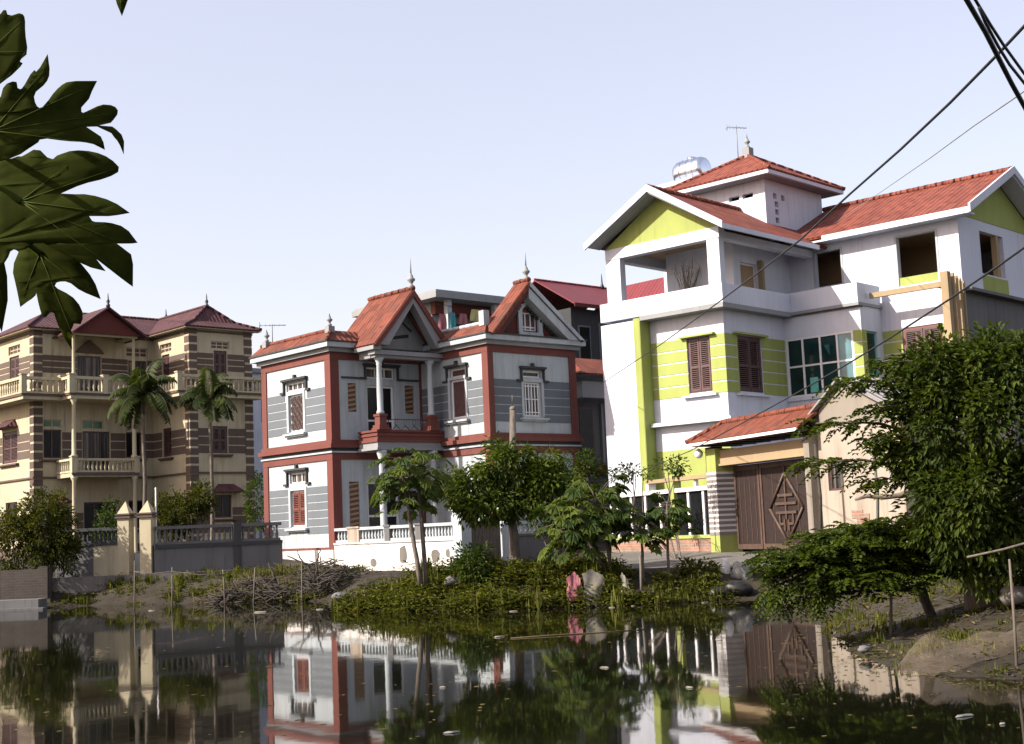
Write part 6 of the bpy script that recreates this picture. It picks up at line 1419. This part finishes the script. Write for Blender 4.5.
rag('net_scrap', 2.27, 29.9, .04, .26, .66, 'cloth_white', 'narrow pale net scrap hanging beside the short pale pole', 'net', 5, -.2)
def lump(name, x, y, z, rx, ry, rz_, mat, label, cat, seed, group=None):
    m = MB(); n, k = 14, 9; vs = []
    for j in range(k + 1):
        t = PI * j / k
        for i in range(n):
            a = 2 * PI * i / n; q = Vector((math.sin(t) * math.cos(a), math.sin(t) * math.sin(a), math.cos(t))); f = 1 + .28 * noise.noise(q * 1.8 + Vector((seed, 0, 0))) + .10 * noise.noise(q * 5 + Vector((seed, 3, 0)))
            vs.append((x + q.x * rx * f, y + q.y * ry * f, z + q.z * rz_ * f))
    m.add(vs, [(j * n + i, (j + 1) * n + i, (j + 1) * n + (i + 1) % n, j * n + (i + 1) % n) for j in range(k) for i in range(n)], True); return tag(m.build(name, mat, origin=(x, y, z - rz_)), label, cat, group)
lump('sack', 4.98, 31.3, .5, .24, .2, .30, 'litter_white', 'bulging white sack on the bank below the carved gate', 'sack', 2.2)
lump('sack', 4.66, 31.5, .55, .12, .12, .34, 'white_old', 'upright narrow white sack left of the bulging one', 'sack', 5.1)
lump('bin_bag', 4.75, 30.5, .2, .34, .25, .2, 'litter_dark', 'black bin bag slumped at the water edge below the white sacks', 'bin bag', 7.7)
lump('bin_bag', 4.3, 30.35, .14, .28, .2, .14, 'litter_dark', 'smaller flat black bin bag left of the slumped one', 'bin bag', 3.3)
lump('sack', 6.1, 17.2, .62, .2, .16, .13, 'concrete', 'grey sack lying in the shade under the big tree', 'sack', 9.1)
lump('stone', -1.55, 31.4, .62, .2, .16, .11, 'grey_wall', 'grey stone at the foot of the white balustrade wall', 'stone', 1.5)
lump('stone', -4.3, 33.0, .32, .22, .2, .10, 'grey_wall', 'grey stone at the left end of the weedy bank', 'stone', 4.5)
lump('stone', 4.05, 16.6, .10, .08, .07, .045, 'grey_wall', 'small grey stone on the right shore below the low tree', 'stone', 8.5)
# brushwood heap and bare branch by the red-trimmed house
def brush():
    r = random.Random(77); m = MB(); cx, cy = -5.7, 39.4
    for _ in range(330):
        x = cx + r.gauss(0, .7); y = cy + r.gauss(0, .35); k = max(.08, .55 * math.exp(-((x - cx) / .9) ** 2)); z = gz(x, y) + r.random() * k; a = r.random() * 2 * PI; e = r.gauss(.05, .3); L_ = r.uniform(.25, .8)
        d = V(math.cos(a) * math.cos(e), math.sin(a) * math.cos(e), math.sin(e)); p = V(x, y, z); m.tube([p - d * L_ * .5, p + rdir(r) * .05, p + d * L_ * .5], [.016, .013, .005], 4)
    o = m.build('brushwood_heap', 'twig', origin=(cx, cy, gz(cx, cy))); tag(o, 'dark heap of cut brushwood at the corner of the red-trimmed house', 'brushwood')
    m = MB(); cx = -8.0; cy = 40.2
    for _ in range(140):
        x = cx + r.gauss(0, .8); y = cy + r.gauss(0, .3); z = gz(x, y) + r.random() * .32; a = r.random() * 2 * PI; e = r.gauss(.25, .4); L_ = r.uniform(.2, .75); d = V(math.cos(a) * math.cos(e), math.sin(a) * math.cos(e), math.sin(e)); p = V(x, y, z); m.tube([p - d * L_ * .4, p + rdir(r) * .05, p + d * L_ * .6], [.012, .010, .004], 4)
    o = m.build('brushwood_heap', 'l_dry', origin=(cx, cy, gz(cx, cy)), tint=True); tag(o, 'pale tangle of dry reeds below the dark garden wall', 'brushwood')
    m = MB()
    for _ in range(330):
        x = r.uniform(-8.8, -5.0); y = 39.9 - (x + 11.2) * .22 + r.uniform(-.12, .25); z = gz(x, y)
        h = r.uniform(.05, .62) * (.7 + .4 * math.sin(x * 2.3)); a = r.random() * 2 * PI; L_ = r.uniform(.3, .9); d = V(math.cos(a), .25 * math.sin(a), r.gauss(.1, .35)); p = V(x, y, max(.02, z) + h); m.tube([p - d * L_ * .5, p + rdir(r) * .05, p + d * L_ * .5], [.018, .015, .006], 4)
    tag(m.build('brushwood_revetment', 'twig', origin=(-8, 39.3, .1)), 'long dark brushwood revetment along the waterline below the dark garden wall', 'revetment')
    b = MB(); s = (-5.75, 38.9, .6)
    for P, q in (([s, (-6.0, 38.9, 1.0), (-6.55, 38.85, 1.28)], .045), ([(-6.0, 38.9, 1.0), (-6.2, 38.9, 1.2), (-6.25, 38.9, 1.42)], .03), ([s, (-5.7, 38.9, 1.1), (-5.6, 38.9, 1.45)], .035), ([(-5.9, 38.9, .9), (-6.35, 38.9, .85), (-6.5, 38.9, .98)], .03), ([s, (-5.3, 38.9, .85), (-5.15, 38.95, 1.12)], .03), ([(-6.9, 39, .6), (-7.0, 39, .9), (-7.1, 39, 1.1)], .04)): limb(b, P, q, q * .4, 6, .02, r)
    o = b.build('fallen_branch', 'bark_dark', origin=s); tag(o, 'bare dark forked branch sticking up from the brushwood heap', 'branch')
    for i, (x, y, h, lab) in enumerate(((-2.95, 32.9, .62, 'dead dark weed stems by the white wall, left of the twin papaya'), (-3.5, 33.3, .45, 'smaller tuft of dead stems at the left of the white balustrade wall'))):
        w = MB()
        for k in range(16):
            a = r.random() * 2 * PI; p = V(x + r.gauss(0, .12), y, gz(x, y)); w.tube([p, p + V(math.cos(a) * .1, 0, h * .5), p + V(math.cos(a) * .3, .05, h * r.uniform(.6, 1.1))], [.008, .006, .003], 4)
        o = w.build('dead_weed', 'twig', origin=(x, y, gz(x, y))); tag(o, lab, 'weed')
brush()
# pale twig bundle standing in the terrace corner of the lime green house
def bundle():
    r = random.Random(5); p = H3.world(2.55, 1.7); m = MB(); b = V(p.x, p.y, 8.62)
    for _ in range(34):
        d = V(r.gauss(0, .22), r.gauss(0, .22), 1); m.tube([b + rdir(r) * .06, b + d * .9, b + d * 1.6 + rdir(r) * .18, b + d * 1.75 + rdir(r) * .35 - V(0, 0, .1)], [.014, .012, .008, .004], 4)
    tag(m.build('twig_bundle', 'cloth_white', origin=tuple(b)), 'pale bundle of dry twigs standing on the top floor terrace', 'twig bundle')
bundle()
# litter afloat
FL = [(3.58, 11.5, .20, 'white', 'largest white plastic scrap afloat near the right corner of the pond'), (3.72, 11.0, .08, 'white', 'small white scrap afloat just below the largest one'), (3.95, 10.75, .22, 'cloth_white', 'long pale strip of litter afloat at the bottom right'), (-.9, 15.3, .10, '', ''), (-.63, 11.8, .16, 'white', 'pale oblong scrap afloat at the bottom middle'), (1.68, 14.3, .10, '', ''), (.96, 16.7, .14, '', ''), (-.4, 22.3, .2, '', ''), (2.8, 20.0, .14, '', ''), (-6.3, 33.5, .3, '', ''), (-9.8, 36.8, .22, '', ''), (-4.9, 33.6, .26, '', ''), (-.2, 29.3, .22, '', ''), (1.9, 29.2, .18, '', ''), (2.35, 29.4, .14, '', ''), (3.9, 29.6, .2, '', '')]
for i, (x, y, s, mt, lab) in enumerate(FL):
    s *= .5; r = random.Random(i * 5 + 1); m = MB(); n = 9; asp = r.uniform(.2, .45); a0 = r.uniform(-.5, .5)
    P = []
    for k in range(n):
        a = 2 * PI * k / n; q = s * r.uniform(.3, 1.25); u, v = q * math.cos(a), q * math.sin(a) * asp; P.append((x + u * math.cos(a0) - v * math.sin(a0), y + (u * math.sin(a0) + v * math.cos(a0)) * 1.5, .004))
    m.add(P + [(p[0] * .75 + x * .25, p[1] * .75 + y * .25, .012 + s * .10 * r.random()) for p in P], [tuple(range(n, 2 * n))] + [(k, (k + 1) % n, n + (k + 1) % n, n + k) for k in range(n)], True)
    o = m.build('floating_litter', 'litter_white' if mt == 'white' else (mt or r.choice(['cloth_white', 'rough_plaster', 'twig'])), origin=(x, y, 0)); tag(o, lab or 'small pale scrap of litter adrift on the dark pond', 'litter', None if lab else 'small scraps adrift on the pond')
for P, lab in (([(-.2, 21.9), (.5, 22.1), (1.2, 22.3), (2.0, 22.6)], 'long thin reed stem afloat across the middle of the pond'),):
    m = MB(); m.tube([(x, y, .006 + .004 * math.sin(i * 2)) for i, (x, y) in enumerate(P)], [.010, .013, .012, .006][:len(P)], 5); tag(m.build('floating_reed', 'l_dry', origin=(P[0][0], P[0][1], 0), tint=True), lab, 'reed')

# == camera, light, sky
cam = bpy.data.cameras.new('camera'); co = bpy.data.objects.new('camera', cam); COL.objects.link(co)
cam.sensor_width = 36; cam.lens = 1371.3081 / 1024 * 36; cam.clip_end = 3000; cam.clip_start = .05
pi_, ro = .1166, .0425
f_ = Vector((0, math.cos(pi_), math.sin(pi_))); R0 = Vector((1, 0, 0)); U0 = Vector((0, -math.sin(pi_), math.cos(pi_)))
X_ = R0 * math.cos(ro) - U0 * math.sin(ro); Y_ = R0 * math.sin(ro) + U0 * math.cos(ro)
co.matrix_world = Matrix(((X_.x, Y_.x, -f_.x, 0), (X_.y, Y_.y, -f_.y, 0), (X_.z, Y_.z, -f_.z, 1.65), (0, 0, 0, 1)))
sc.camera = co
SUN_EL = math.radians(36); sx_, sy_ = -.927, -.3746
sl = bpy.data.lights.new('sun', 'SUN'); so_ = bpy.data.objects.new('sun', sl); COL.objects.link(so_)
sl.energy = 4.1; sl.angle = math.radians(.55); sl.color = (1, .93, .83)
sd = Vector((sx_ * math.cos(SUN_EL), sy_ * math.cos(SUN_EL), math.sin(SUN_EL)))
so_.rotation_euler = sd.to_track_quat('Z', 'Y').to_euler(); so_.location = (-20, -10, 30)
w = bpy.data.worlds.new('World'); sc.world = w; w.use_nodes = True
nt = w.node_tree; bg = nt.nodes['Background']
sky = nt.nodes.new('ShaderNodeTexSky'); sky.sky_type = 'NISHITA'; sky.sun_disc = False; sky.sun_elevation = SUN_EL
sky.sun_rotation = math.atan2(sx_, sy_) % (2 * PI)
sky.air_density = 1.0; sky.dust_density = 2.4; sky.ozone_density = 1.0; sky.altitude = 0
hz = nt.nodes.new('ShaderNodeMix'); hz.data_type = 'RGBA'; hz.blend_type = 'MULTIPLY'; hz.inputs[0].default_value = 1; hz.inputs[7].default_value = (1, .79, .69, 1)   # milky, dusty air
nt.links.new(sky.outputs[0], hz.inputs[6]); vl = nt.nodes.new('ShaderNodeMix'); vl.data_type = 'RGBA'; vl.inputs[0].default_value = .42; vl.inputs[7].default_value = (2.32, 2.30, 2.62, 1); nt.links.new(hz.outputs[2], vl.inputs[6]); nt.links.new(vl.outputs[2], bg.inputs[0]); bg.inputs[1].default_value = .15
sc.view_settings.view_transform = 'Standard'; sc.view_settings.look = 'None'; sc.view_settings.exposure = 1.35; sc.view_settings.gamma = 1
sc.view_settings.use_curve_mapping = False
sc.cycles.max_bounces = 8; sc.cycles.transparent_max_bounces = 12; sc.cycles.use_denoising = True
sc.render.resolution_x = 1024; sc.render.resolution_y = 744
